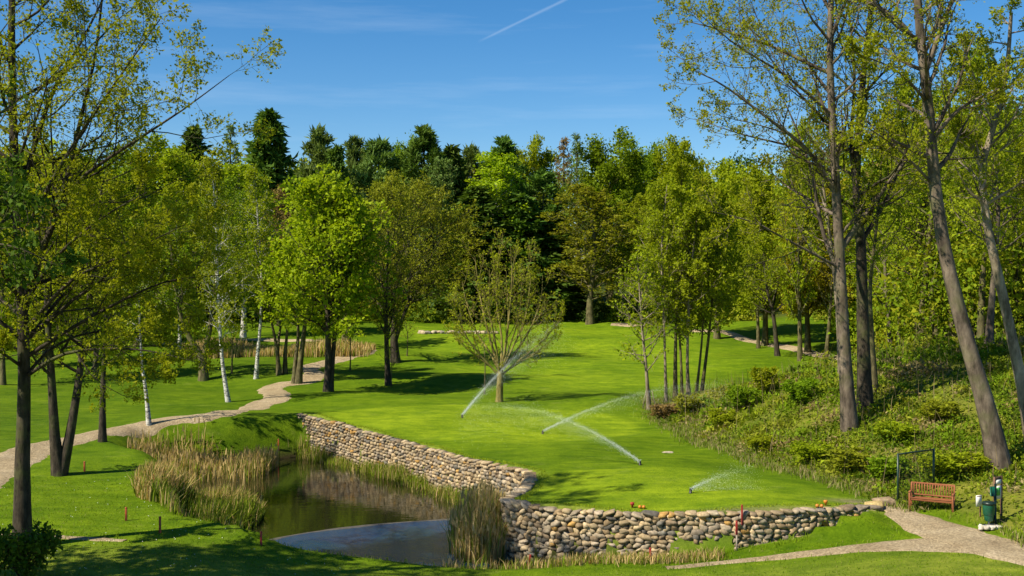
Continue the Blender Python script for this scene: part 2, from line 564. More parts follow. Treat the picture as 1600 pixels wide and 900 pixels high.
blend(soft(FAIRWAY, 3.0) * 0.9, C_LIGHT)
stripe = 0.5 + 0.5 * np.sin((gxf * 0.35 + gyf * 0.5) * 0.55)
blend(soft(FAIRWAY, 3.0) * stripe * 0.5, C_GREEN)
ring = soft(GREEN_UP, 0.5); wide_ = soft([tuple(np.array(q) + 1.3 * nrmz(np.array(q) - np.mean(GREEN_UP, 0))) for q in GREEN_UP], 0.4)
blend((wide_ - ring).clip(0, 1) * 0.5, C_LIGHT)
mow = 0.5 + 0.5 * np.sign(np.sin((gxf * 0.92 - gyf * 0.38) * 2.6))
blend(wide_ * 0 + soft(GREEN_LOW, 0.6) * mow * 0.0, C_LIGHT)
blend(soft(GREEN_UP, 0.5) * 0.9, C_GREEN)
blend(soft(GREEN_LOW, 0.6) * 0.75, C_GREEN)
blend(sstep(47, 40, gyf) * sstep(-20, -10, gxf) * 0 + (1 - sstep(36, 39.5, gyf)) * 0.35, C_DRY)
rough = sstep(-10, -22, gxf) * sstep(56, 66, gyf) * 0.55
blend(rough, C_ROUGH)
dB, sB = seg_dist(gxf, gyf, BANK)
blend(np.where(sB < 0, sstep(0.0, 1.5, dB), 0) * (gyf < 90), np.array([0.14, 0.16, 0.02]))
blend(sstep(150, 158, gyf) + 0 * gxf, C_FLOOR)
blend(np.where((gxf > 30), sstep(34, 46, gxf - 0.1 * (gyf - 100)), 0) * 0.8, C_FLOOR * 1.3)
insL = inside(gxf, gyf, LOW)
blend(np.where(insL, sstep(-1.0, -1.7, GZ), 0), np.array([0.035, 0.03, 0.012]))
bare = hit(1150, 796)
blend(np.exp(-(((gxf - bare[0]) / 2.4) ** 2 + ((gyf - bare[1]) / 0.35) ** 2)) * 0.75, np.array([0.19, 0.17, 0.09]))
bare = hit(1340, 784)
blend(np.exp(-(((gxf - bare[0]) / 1.1) ** 2 + ((gyf - bare[1]) / 0.45) ** 2)) * 0.8, np.array([0.24, 0.19, 0.12]))
dW, _ = seg_dist(gxf, gyf, [tuple(p) for p in WALLS[:, :2]])
blend(np.where(~insL, np.exp(-(dW / 0.45) ** 2), 0) * 0.45, np.array([0.24, 0.24, 0.06]))

m, nt, n_, l_, out = new_mat('turf')
at_ = n_.new('ShaderNodeAttribute'); at_.attribute_name = 'tone'
big = N_noise(nt, 0.16, 5, 0.6, N_pos(nt)); mid = N_noise(nt, 1.1, 5, 0.65, N_pos(nt)); fine = N_noise(nt, 9.0, 6, 0.7, N_pos(nt)); blade = N_noise(nt, 45.0, 3, 0.7, N_pos(nt))
c = N_mix(nt, 1.0, at_.outputs['Color'], N_ramp(nt, big, [(0.3, (0.70, 0.78, 0.7)), (0.7, (1.28, 1.18, 1.2))]), 'MULTIPLY')
c = N_mix(nt, 1.0, c, N_ramp(nt, mid, [(0.3, (0.66, 0.74, 0.7)), (0.7, (1.30, 1.20, 1.3))]), 'MULTIPLY')
c = N_mix(nt, 1.0, c, N_ramp(nt, fine, [(0.25, (0.62, 0.70, 0.6)), (0.75, (1.35, 1.25, 1.4))]), 'MULTIPLY')
mow = N_noise(nt, 1.0, 4, 0.65, N_pos(nt, (0.22, 1.7, 1)))
c = N_mix(nt, 1.0, c, N_ramp(nt, mow, [(0.34, (0.78, 0.83, 0.8)), (0.66, (1.18, 1.13, 1.2))]), 'MULTIPLY')
dryv = N_noise(nt, 0.55, 6, 0.7, N_pos(nt, (1, 1.6, 1)))
c = N_mix(nt, N_ramp(nt, dryv, [(0.58, (0, 0, 0)), (0.74, (0.38,) * 3)]), c, (0.22, 0.25, 0.05))
h = N_math(nt, 'ADD', N_math(nt, 'MULTIPLY', mid, 1.2), N_math(nt, 'ADD', fine, N_math(nt, 'MULTIPLY', blade, 0.5)))
l_.new(N_bsdf(nt, c, 0.8, 0.05, N_bump(nt, h, 0.55, 0.10)), out.inputs[0])
M['turf'] = m
lawn = link('ground', make_mesh('ground', np.stack([gxf, gyf, GZ], 1), GQ, color=tone, smooth=True), M['turf'])
tag(lawn, 'mown grass of the golf course and its rough', kind='structure')

# ------------------------------------------------------------------ gravel paths (draped sheets with ragged edges)
m, nt, n_, l_, out = new_mat('gravel')
g1 = N_noise(nt, 0.8, 5, 0.6, N_pos(nt)); g2 = N_noise(nt, 14, 5, 0.75, N_pos(nt)); g3 = N_noise(nt, 60, 2, 0.6, N_pos(nt))
vo = n_.new('ShaderNodeTexVoronoi'); vo.inputs['Scale'].default_value = 16; l_.new(N_pos(nt), vo.inputs['Vector'])
c = N_ramp(nt, g1, [(0.25, (0.32, 0.24, 0.145)), (0.5, (0.41, 0.32, 0.20)), (0.75, (0.49, 0.395, 0.265))])
c = N_mix(nt, 1.0, c, N_ramp(nt, g2, [(0.25, (0.68, 0.66, 0.62)), (0.55, (1.0, 1.0, 1.0)), (0.8, (1.15, 1.14, 1.12))]), 'MULTIPLY')
bw = n_.new('ShaderNodeRGBToBW'); l_.new(vo.outputs['Color'], bw.inputs[0])
c = N_mix(nt, 1.0, c, N_ramp(nt, bw.outputs[0], [(0.2, (0.72, 0.71, 0.69)), (0.8, (1.22, 1.21, 1.19))]), 'MULTIPLY')
wet = N_noise(nt, 0.35, 5, 0.65, N_pos(nt, (1, 2.2, 1)))
c = N_mix(nt, N_ramp(nt, wet, [(0.52, (0, 0, 0)), (0.72, (0.4,) * 3)]), c, (0.20, 0.155, 0.095))
l_.new(N_bsdf(nt, c, 0.92, 0.12, N_bump(nt, N_math(nt, 'ADD', g2, g3), 0.8, 0.06)), out.inputs[0])
M['gravel'] = m


def ribbon(name, pts, lift=0.04, step=0.3, rag=0.16, rows=9, mat='gravel', seed=1):
    """pts: (x, y, width)"""
    C = catmull(pts, step)
    T = np.gradient(C[:, :2], axis=0); T = nrmz(T); Nn = np.stack([-T[:, 1], T[:, 0]], 1)
    r = np.random.default_rng(seed)
    k = np.arange(len(C))

    def edge():
        e = sum(np.sin(k * f + r.uniform(0, 6)) * a for f, a in ((0.23, 0.5), (0.61, 0.35), (1.3, 0.3), (2.3, 0.2)))
        return rag * (e + r.normal(0, 0.15, len(k)))
    eL, eR = edge(), edge()
    u = np.linspace(-0.5, 0.5, rows)
    X = np.empty((len(C), rows, 3))
    for j, uu in enumerate(u):
        w = C[:, 2] * uu + np.where(uu > 0, eL, eR) * abs(uu) * 2
        X[:, j, :2] = C[:, :2] + Nn * w[:, None]
        X[:, j, 2] = ground(X[:, j, 0], X[:, j, 1]) + (lift if 0 < j < rows - 1 else -0.05)
    ii = np.arange(len(C) - 1)[:, None] * rows + np.arange(rows - 1)[None]
    Q = np.stack([ii, ii + 1, ii + rows + 1, ii + rows], -1).reshape(-1, 4)[:, ::-1]
    o = link(name, make_mesh(name, X.reshape(-1, 3), Q, smooth=True), M[mat])
    return tag(o, kind='structure')


def rp(lst): return [tuple(hit(a, b)[:2]) + (w,) for a, b, w in lst]


p = ribbon('path', rp([(1690, 880, 2.6), (1600, 868, 2.7), (1530, 848, 2.6), (1470, 829, 2.6), (1425, 812, 1.7), (1392, 798, 0.9), (1360, 788, 0.4)]), 0.044, seed=2)
p['label'] = 'gravel walk in front of the bench'
p = ribbon('path', rp([(1560, 858, 1.9), (1450, 853, 1.9), (1360, 856, 1.15), (1280, 865, 0.8), (1200, 873, 0.65), (1120, 881, 0.5), (1040, 888, 0.35)]), 0.036, rag=0.08, seed=3)
p['label'] = 'narrow gravel spur running along the foot of the wall'
p = ribbon('path', rp([(-120, 790, 2.4), (-40, 760, 2.4), (20, 722, 2.6), (70, 700, 2.4), (150, 678, 2.2), (250, 658, 2.0), (340, 648, 1.9), (400, 636, 2.0), (432, 624, 2.2),
                       (425, 612, 2.2), (430, 604, 2.2), (478, 596, 2.0), (492, 585, 2.0), (478, 577, 2.0), (500, 570, 2.2), (540, 558, 2.2), (572, 550, 2.2), (566, 545, 1.8), (545, 541, 1.4)]),
           0.05, rag=0.2, seed=4)
p['label'] = 'winding gravel path past the birches'
p = ribbon('path', rp([(1080, 517, 2.0), (1150, 525, 2.0), (1220, 541, 2.0), (1300, 558, 2.0)]) + [(24.5 + 6, 88, 2.0), (35, 78, 2.0)], 0.05, rag=0.15, seed=5)
p['label'] = 'sandy path along the wood on the far right slope'
p = ribbon('path', rp([(250, 538, 1.2), (340, 533, 1.4), (420, 533, 1.4), (520, 536, 1.0)]), 0.05, rag=0.1, seed=6)
p['label'] = 'pale track behind the far reed bed'
p = ribbon('path', rp([(-30, 836, 0.7), (60, 838, 0.5), (130, 842, 0.4), (195, 846, 0.25)]), 0.03, rag=0.08, seed=7)
p['label'] = 'worn bare track beside the nearest trunk'
p = ribbon('path', rp([(955, 507, 2.5), (975, 508, 3.0), (1000, 510, 2.0)]), 0.06, rag=0.2, seed=8)
p['label'] = 'small sand patch at the far end of the fairway'

# ------------------------------------------------------------------ pond
m, nt, n_, l_, out = new_mat('pond_water')
r1 = N_noise(nt, 1.6, 3, 0.5, N_pos(nt, (1.0, 2.2, 1)), 0.4)
p_ = N_bsdf(nt, (0.014, 0.015, 0.005), 0.03, 0.55, N_bump(nt, r1, 0.10, 0.05))
l_.new(p_, out.inputs[0]); M['water'] = m
bx = np.array([[-26, 38.6], [3.0, 38.6], [3.0, 70], [-26, 70]], float)
xs = np.linspace(-26, 3.0, 30); ys = np.linspace(38.6, 70, 32)
WX, WY = np.meshgrid(xs, ys); wi = np.arange(31)[:, None] * 30 + np.arange(29)[None]
WQ = np.stack([wi, wi + 1, wi + 31, wi + 30], -1).reshape(-1, 4)
wtr = link('water', make_mesh('water', np.stack([WX.ravel(), WY.ravel(), np.full(WX.size, WATER_Z)], 1), WQ), M['water'])
tag(wtr, 'dark pond water below the stone wall', kind='structure')


def on_water(px, py):
    Y = (CAM_Z - WATER_Z) * FPX / (py - HZ); return np.array([(px - 800) / FPX * Y, Y])


# shallow near basin: a thin ridge of gravel with wind-ruffled water in front, sky reflection painted in
RIDGE = catmull([tuple(on_water(*q)) for q in ((372, 858), (440, 840), (500, 830), (560, 823), (620, 817), (680, 813), (730, 811), (770, 812))], 0.25)
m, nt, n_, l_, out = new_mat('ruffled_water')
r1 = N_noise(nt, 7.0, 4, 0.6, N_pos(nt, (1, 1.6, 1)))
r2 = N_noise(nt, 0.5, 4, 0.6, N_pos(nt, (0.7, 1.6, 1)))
c = N_ramp(nt, r2, [(0.35, (0.008, 0.036, 0.095)), (0.7, (0.018, 0.055, 0.100))])  # blue base colour stands in for the reflected sky
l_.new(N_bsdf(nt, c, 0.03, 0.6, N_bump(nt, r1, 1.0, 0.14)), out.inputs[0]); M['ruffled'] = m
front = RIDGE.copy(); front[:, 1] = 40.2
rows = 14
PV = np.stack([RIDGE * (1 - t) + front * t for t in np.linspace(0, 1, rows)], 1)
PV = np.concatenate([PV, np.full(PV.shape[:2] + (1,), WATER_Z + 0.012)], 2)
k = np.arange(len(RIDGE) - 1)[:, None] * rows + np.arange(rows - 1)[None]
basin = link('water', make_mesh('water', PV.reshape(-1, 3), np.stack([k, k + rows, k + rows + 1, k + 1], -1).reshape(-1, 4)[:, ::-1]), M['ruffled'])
tag(basin, 'ruffled shallow water with painted sky-blue reflection at the near shore', kind='structure')
prof = [(-0.22, -0.03), (-0.12, 0.018), (-0.03, 0.03), (0.06, 0.022), (0.2, -0.03)]
T = nrmz(np.gradient(RIDGE, axis=0)); Nn = np.stack([-T[:, 1], T[:, 0]], 1)
RV = np.empty((len(RIDGE), 5, 3))
for j, (o_, z_) in enumerate(prof):
    wv = 1 + 0.35 * np.sin(np.arange(len(RIDGE)) * 0.37) + RNG.normal(0, 0.06, len(RIDGE))
    RV[:, j, :2] = RIDGE + Nn * (o_ * wv)[:, None]; RV[:, j, 2] = WATER_Z + z_ * wv + 0.004
k = np.arange(len(RIDGE) - 1)[:, None] * 5 + np.arange(4)[None]
M['silt'] = plain('silt', (0.075, 0.066, 0.052), 0.75, 0.35, 4)
rd = link('gravel_bar', make_mesh('gravel_bar', RV.reshape(-1, 3), np.stack([k, k + 5, k + 6, k + 1], -1).reshape(-1, 4)[:, ::-1], smooth=True), M['silt'])
tag(rd, 'thin curved gravel ridge dividing the pond water', kind='structure')

# ------------------------------------------------------------------ retaining wall of rounded field stones
def ico(sub):
    import bmesh
    bm = bmesh.new(); bmesh.ops.create_icosphere(bm, subdivisions=sub, radius=1.0)
    bm.verts.ensure_lookup_table()
    V = np.array([v.co[:] for v in bm.verts]); T = np.array([[v.index for v in f.verts] for f in bm.faces]); bm.free()
    return V, T


ICO2, ICO2T = ico(2)
ICO1, ICO1T = ico(1)


def stone_verts(r, box=0.55):
    V = ICO2.copy()
    V = np.sign(V) * np.abs(V) ** box
    V = V / np.abs(V).max(0)
    ph = r.uniform(0, 6.28, (4, 3)); fr = r.uniform(0.8, 2.4, (4, 3))
    for a in range(4):
        V = V * (1 + 0.085 * np.sin(V @ fr[a] + ph[a, 0]))[:, None]
    V = V * (1 + r.normal(0, 0.06, (len(V), 1)))
    # skew the outline so that no two prototypes are upright boxes
    S = np.eye(3); S[0, 2] = r.uniform(-0.3, 0.3); S[2, 0] = r.uniform(-0.22, 0.22)
    return V @ S.T


def stone_mat(name, attr):
    m, nt, n, l, out = new_mat(name)
    if attr:
        a = n.new('ShaderNodeAttribute'); a.attribute_name = 'tone'; c0 = a.outputs['Color']
    else:
        c0 = n.new('ShaderNodeObjectInfo').outputs['Color']
    v = N_noise(nt, 9, 6, 0.65, N_pos(nt)); v2 = N_noise(nt, 2.0, 4, 0.6, N_pos(nt))
    c = N_mix(nt, 1.0, c0, N_ramp(nt, v, [(0.3, (0.48, 0.45, 0.42)), (0.7, (1.3, 1.27, 1.22))]), 'MULTIPLY')
    c = N_mix(nt, N_ramp(nt, v2, [(0.55, (0, 0, 0)), (0.72, (0.5,) * 3)]), c, (0.30, 0.27, 0.17))
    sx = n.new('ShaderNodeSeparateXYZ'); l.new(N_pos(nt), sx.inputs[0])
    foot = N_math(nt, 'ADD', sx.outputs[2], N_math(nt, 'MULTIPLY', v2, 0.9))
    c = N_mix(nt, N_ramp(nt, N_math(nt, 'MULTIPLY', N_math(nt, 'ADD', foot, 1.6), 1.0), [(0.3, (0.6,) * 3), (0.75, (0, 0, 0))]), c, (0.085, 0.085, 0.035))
    l.new(N_bsdf(nt, c, 0.8, 0.2, N_bump(nt, v, 0.6, 0.03)), out.inputs[0])
    return m


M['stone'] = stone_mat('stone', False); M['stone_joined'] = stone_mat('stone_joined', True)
M['mortar'] = plain('mortar', (0.20, 0.16, 0.105), 0.95, 0.3, 5)
STONE_COL = [(0.34, 0.28, 0.20), (0.42, 0.34, 0.23), (0.25, 0.22, 0.19), (0.17, 0.165, 0.16), (0.48, 0.40, 0.29), (0.44, 0.28, 0.10), (0.30, 0.23, 0.15), (0.38, 0.33, 0.27),
             (0.22, 0.175, 0.13), (0.36, 0.31, 0.26), (0.13, 0.125, 0.12)]
STONE_W = np.array([3, 3, 2.5, 1.6, 2, 0.9, 2.6, 2.5, 2.2, 2, 0.7]); STONE_W /= STONE_W.sum()
wall = empty('retaining_wall', (WALLS[0][0], WALLS[0][1], -1.8))
tag(wall, 'long curved dry-stone retaining wall of rounded field stones above the pond', 'stone wall')
WO = np.array([WALLS[0][0], WALLS[0][1], -1.8])
# core behind the stones
WT = nrmz(np.gradient(WALLS, axis=0)); WN = np.stack([WT[:, 1], -WT[:, 0]], 1)        # towards the pond
TOP = np.array([gz(*(p_ - 0.7 * n2)) for p_, n2 in zip(WALLS, WN)])
kk = np.ones(17) / 17
TOP = np.convolve(np.pad(TOP, 8, mode='edge'), kk, 'valid')
kk = np.ones(7) / 7
BASE = np.array([gz(*(p_ + 0.35 * n2)) for p_, n2 in zip(WALLS, WN)])
BASE = np.minimum(np.convolve(np.pad(BASE, 3, mode='edge'), kk, 'valid'), TOP - 0.25)
cv = np.empty((len(WALLS), 4, 3))
for j, (o_, zz) in enumerate(((0.10, BASE - 0.5), (-0.02, TOP - 0.06), (-0.5, TOP - 0.06), (-0.5, BASE - 0.5))):
    cv[:, j, :2] = WALLS + WN * o_; cv[:, j, 2] = zz
k = np.arange(len(WALLS) - 1)[:, None] * 4
cq = np.concatenate([np.stack([k[:, 0] + a, k[:, 0] + b, k[:, 0] + 4 + b, k[:, 0] + 4 + a], -1) for a, b in ((0, 1), (1, 2), (2, 3), (3, 0))])
link('wall_core', make_mesh('wall_core', cv.reshape(-1, 3) - WO, cq), M['mortar'], wall)
arc = np.concatenate([[0], np.cumsum(np.linalg.norm(np.diff(WALLS, axis=0), axis=1))])


def wall_at(s):
    return (np.array([np.interp(s, arc, WALLS[:, 0]), np.interp(s, arc, WALLS[:, 1])]),
            nrmz(np.array([np.interp(s, arc, WN[:, 0]), np.interp(s, arc, WN[:, 1])])),
            float(np.interp(s, arc, BASE)), float(np.interp(s, arc, TOP)))


rs = np.random.default_rng(5)
stones = []
row_z = -0.02; row = 0
while row_z < 2.45:                       # rows counted down from the coping
    hgt = rs.uniform(0.145, 0.215) if row else 0.15
    s = rs.uniform(0, 0.3)
    while s < arc[-1]:
        big = rs.uniform() < 0.16
        w = rs.uniform(0.17, 0.36) * (1.25 if big else 1.0) * (1.2 if row == 0 else 1)
        c2, n2, b_, t_ = wall_at(min(s + w / 2, arc[-1]))
        z = t_ - row_z - hgt / 2 + rs.normal(0, 0.02) + 0.02 * math.sin(s * 1.7 + row)
        if z > b_ - 0.15:
            depth = rs.uniform(0.13, 0.2) if row else 0.26
            lean = 0.03 * (row_z + 0.1)
            posn = np.array([*(c2 + n2 * (rs.uniform(-0.02, 0.03) + lean - (0.08 if row == 0 else 0))), z])
            stones.append((posn, math.atan2(n2[1], n2[0]) + math.pi / 2, (w / 2 * 1.10, depth, hgt / 2 * rs.uniform(1.05, 1.3) * (1.15 if big else 1)),
                           rs.normal(0, 0.16), rs.choice(len(STONE_COL), p=STONE_W), rs.uniform(0.62, 1.15)))
        s += w + rs.uniform(0.0, 0.03)
    row_z += hgt * 0.92; row += 1
protos = []
for k in range(10):
    r = np.random.default_rng(100 + k)
    me = make_mesh('stone', stone_verts(r, r.uniform(0.42, 0.68)), T=ICO2T, smooth=(k % 3 != 0)); me.materials.append(M['stone']); protos.append(me)
stones.sort(key=lambda q: -(q[2][0] * q[2][2]) / q[0][1] ** 2 - (0.0001 if q[0][1] < 47 else 0))
JV, JT, JC, base_n = [], [], [], 0
FAR_STONE = [ICO1 * (1.12 + np.random.default_rng(150 + k).normal(0, 0.09, (len(ICO1), 1))) for k in range(6)]
for i, (posn, rz, sc, roll, ci, br) in enumerate(stones):
    cc = np.array(STONE_COL[ci]) * br * np.array([1.04, 0.98, 0.86])
    me = protos[i % 10]
    R_ = (Matrix.Rotation(rz, 3, 'Z') @ Matrix.Rotation(roll, 3, 'Y'))
    if i < 300:
        o = bpy.data.objects.new('stone', me); col.objects.link(o); o.parent = wall
        o.location = tuple(posn - WO); o.rotation_euler = R_.to_euler(); o.scale = sc; o.color = (*cc, 1)
    else:
        far = posn[1] > 52
        V = (FAR_STONE[i % 6] if far else np.array([v.co[:] for v in me.vertices])) * np.array(sc) @ np.array(R_).T + posn - WO
        JV.append(V); JT.append((ICO1T if far else ICO2T) + base_n); JC.append(np.tile(cc, (len(V), 1))); base_n += len(V)
if JV:
    o = link('stone_facing', make_mesh('stone_facing', np.concatenate(JV), T=np.concatenate(JT), color=np.concatenate(JC), smooth=True), M['stone_joined'], wall)
    o['kind'] = 'stuff'


def loose_stone(name, posn, sc, rz, c, label, cat='rock', group=None, parent=None, seed=0):
    o = bpy.data.objects.new(name, protos[seed % 10]); col.objects.link(o)
    o.location = tuple(float(v) for v in posn); o.scale = sc; o.rotation_euler = (0, 0, rz); o.color = (*c, 1)
    if parent is not None: o.parent = parent
    else: tag(o, label, cat, group)
    return o


h_ = hit(1384, 790); loose_stone('boulder', h_ + [0, 0, 0.08], (0.42, 0.3, 0.2), 0.3, (0.30, 0.22, 0.14), 'flat brown boulder where the wall ends beside the gravel walk', seed=3)
h_ = hit(1366, 792); loose_stone('boulder', h_ + [0, 0, 0.05], (0.33, 0.3, 0.18), -0.2, (0.44, 0.33, 0.14), 'yellowish boulder capping the right end of the stone wall', seed=4)
h_ = hit(1045, 708); loose_stone('boulder', h_ + [0, 0, 0.02], (0.26, 0.12, 0.07), 0.2, (0.48, 0.42, 0.32), 'small flat pale stone lying on the grass below the shrubs', seed=5)
# low far edging of stones on the fairway
fe = hit(700, 522); edging = empty('stone_edging', fe); tag(edging, 'low row of pale stones edging the far green behind the bare tree', 'stone edging')
for k in range(26):
    h_ = hit(658 + k * 4.6 + rs.uniform(-1, 1), 521.5 + 0.4 * math.sin(k))
    loose_stone('stone', h_ - fe + [0, 0, 0.12], (rs.uniform(0.22, 0.42), 0.25, rs.uniform(0.14, 0.24)), rs.uniform(-.3, .3), np.array(STONE_COL[k % 5]) * 1.2, None, parent=edging, seed=k)

# ------------------------------------------------------------------ tree growing
def resample(P, R, K):
    P = np.asarray(P, float); R = np.asarray(R, float)
    C = catmull3(np.column_stack([P, R]), 12)
    s = np.concatenate([[0], np.cumsum(np.linalg.norm(np.diff(C[:, :3], axis=0), axis=1))])
    t = np.linspace(0, s[-1], K)
    return np.stack([np.interp(t, s, C[:, j]) for j in range(3)], 1), np.interp(t, s, C[:, 3])


def catmull3(P, n):
    E = np.vstack([2 * P[0] - P[1], P, 2 * P[-1] - P[-2]]); out = []
    for i in range(1, len(E) - 2):
        p0, p1, p2, p3 = E[i - 1], E[i], E[i + 1], E[i + 2]
        t = (np.arange(n) / n)[:, None]
        out.append(0.5 * (2 * p1 + (p2 - p0) * t + (2 * p0 - 5 * p1 + 4 * p2 - p3) * t * t + (3 * p1 - p0 - 3 * p2 + p3) * t ** 3))
    out.append(P[-1:])
    return np.concatenate(out)


def sprout(P, R, r, n, t=(0.2, 1.0), length=1.0, rel=False, lshape=None, ang=(55, 12), up=0.1, jit=0.12, K=5, rr=0.55, tip=0.3, rmin=0.004, sag=0.0):
    """n branches from each of the parents P (N,K,3); returns (P, R, t) of the children"""
    Np, Kp, _ = P.shape
    pi = np.repeat(np.arange(Np), n); j = np.tile(np.arange(n), Np)
    tt = t[0] + (t[1] - t[0]) * (j + r.uniform(0, 1, len(j))) / n
    f = np.clip(tt, 0, 0.999) * (Kp - 1); i0 = f.astype(int); fr = (f - i0)[:, None]
    base = P[pi, i0] * (1 - fr) + P[pi, i0 + 1] * fr
    T = nrmz(P[pi, i0 + 1] - P[pi, i0])
    pr = R[pi, i0] * (1 - fr[:, 0]) + R[pi, i0 + 1] * fr[:, 0]
    plen = np.linalg.norm(np.diff(P, axis=1), axis=2).sum(1)[pi]
    phi = j * 2.39996 + r.uniform(0, 6.28, Np)[pi] + r.normal(0, 0.4, len(j))
    ref = np.where(np.abs(T[:, 2:3]) > 0.9, np.array([[1.0, 0, 0]]), np.array([[0, 0, 1.0]]))
    u = nrmz(np.cross(T, ref)); v = np.cross(T, u)
    a = np.radians(r.normal(ang[0], ang[1], len(j)))[:, None]
    D = nrmz(np.cos(a) * T + np.sin(a) * (np.cos(phi)[:, None] * u + np.sin(phi)[:, None] * v))
    L = length * (plen if rel else 1.0) * r.uniform(0.65, 1.15, len(j))
    if lshape is not None: L = L * lshape((tt - t[0]) / max(1e-6, t[1] - t[0]))
    C = np.empty((len(j), K, 3)); C[:, 0] = base
    st = (L / (K - 1))[:, None]
    for k in range(1, K):
        D = D + jit * r.normal(0, 1, D.shape)
        D[:, 2] += up - sag * k / K
        D = nrmz(D)
        C[:, k] = C[:, k - 1] + D * st
    r0 = np.maximum(np.minimum(pr * rr, 0.035 * L + 0.004), rmin)
    CR = np.maximum(r0[:, None] * (1 - (1 - tip) * np.linspace(0, 1, K)[None]), rmin * 0.7)
    return C, CR, tt


def leaf_cards(P, r, m, size, spread=0.05, t=(0.15, 1.0), asp=0.55, droop=0.0, flat=0.3, along=0.0):
    """m pointed leaves (one quad each) along every twig"""
    N, K, _ = P.shape
    pi = np.repeat(np.arange(N), m)
    tt = r.uniform(t[0], t[1], len(pi)); f = np.clip(tt, 0, .999) * (K - 1); i0 = f.astype(int); fr = (f - i0)[:, None]
    c = P[pi, i0] * (1 - fr) + P[pi, i0 + 1] * fr + r.normal(0, spread, (len(pi), 3))
    d = nrmz(r.normal(0, 1, (len(pi), 3)) + along * nrmz(P[pi, i0 + 1] - P[pi, i0]) + np.array([0, 0, -droop]))
    nn = nrmz(r.normal(0, 1, (len(pi), 3)) + np.array([0, 0, flat * 2]))
    s = nrmz(np.cross(d, nn)); nn = np.cross(s, d)
    L = (size * np.exp(r.normal(0, 0.28, len(pi))))[:, None]
    W = L * asp * 0.5
    V = np.stack([c, c + d * L * 0.48 + s * W + nn * L * 0.08, c + d * L, c + d * L * 0.48 - s * W + nn * L * 0.08], 1)
    cl = np.repeat(r.uniform(0, 1, N), m)
    tint = np.clip(0.45 * cl + 0.55 * r.uniform(0, 1, len(pi)), 0, 1)
    return V.reshape(-1, 3), np.arange(len(pi) * 4).reshape(-1, 4), np.repeat(tint, 4)


def leaf_tris(c, r, size, spread, asp=0.62, droop=0.0, flat=0.3):
    """one pointed triangle for each position, for dense low or distant foliage"""
    n = len(c); c = c + r.normal(0, 1, (n, 3)) * spread
    d = nrmz(r.normal(0, 1, (n, 3)) + np.array([0, 0, -droop])); nn = nrmz(r.normal(0, 1, (n, 3)) + np.array([0, 0, flat * 2]))
    s_ = nrmz(np.cross(d, nn)); L = (size * np.exp(r.normal(0, 0.28, n)))[:, None]; W = L * asp * 0.55
    V = np.stack([c + d * L * 0.2 - s_ * W, c + s_ * W, c + d * L], 1)
    return V.reshape(-1, 3), np.arange(n * 3).reshape(-1, 3)


class Tree:
    def __init__(s, seed): s.r = np.random.default_rng(seed); s.parts = {'trunk': [], 'branches': [], 'crown': []}; s.solo = []

    def wood(s, part, P, R, sides):
        V, Q = tubes(P, R, sides); s.parts[part].append((V, Q, None))

    def leaves(s, *a): s.parts['crown'].append(leaf_cards(a[0], s.r, *a[1:]))

    def meshes(s, name):
        out = []
        for k, V, Q in s.solo: out.append((k, make_mesh(name + '_' + k, V, Q, smooth=True)))
        for k, lst in s.parts.items():
            if not lst: continue
            n, V, Q, T = 0, [], [], []
            for v, q, t in lst:
                V.append(v); Q.append(q + n); n += len(v)
                if t is not None: T.append(t)
            out.append((k, make_mesh(name + '_' + k, np.concatenate(V), np.concatenate(Q), tint=np.concatenate(T) if T else None, smooth=(k != 'crown'))))
        return out


def flare(R, K):
    t = np.linspace(0, 1, K); return R * (1 + 0.42 * np.exp(-t * K * 0.8))


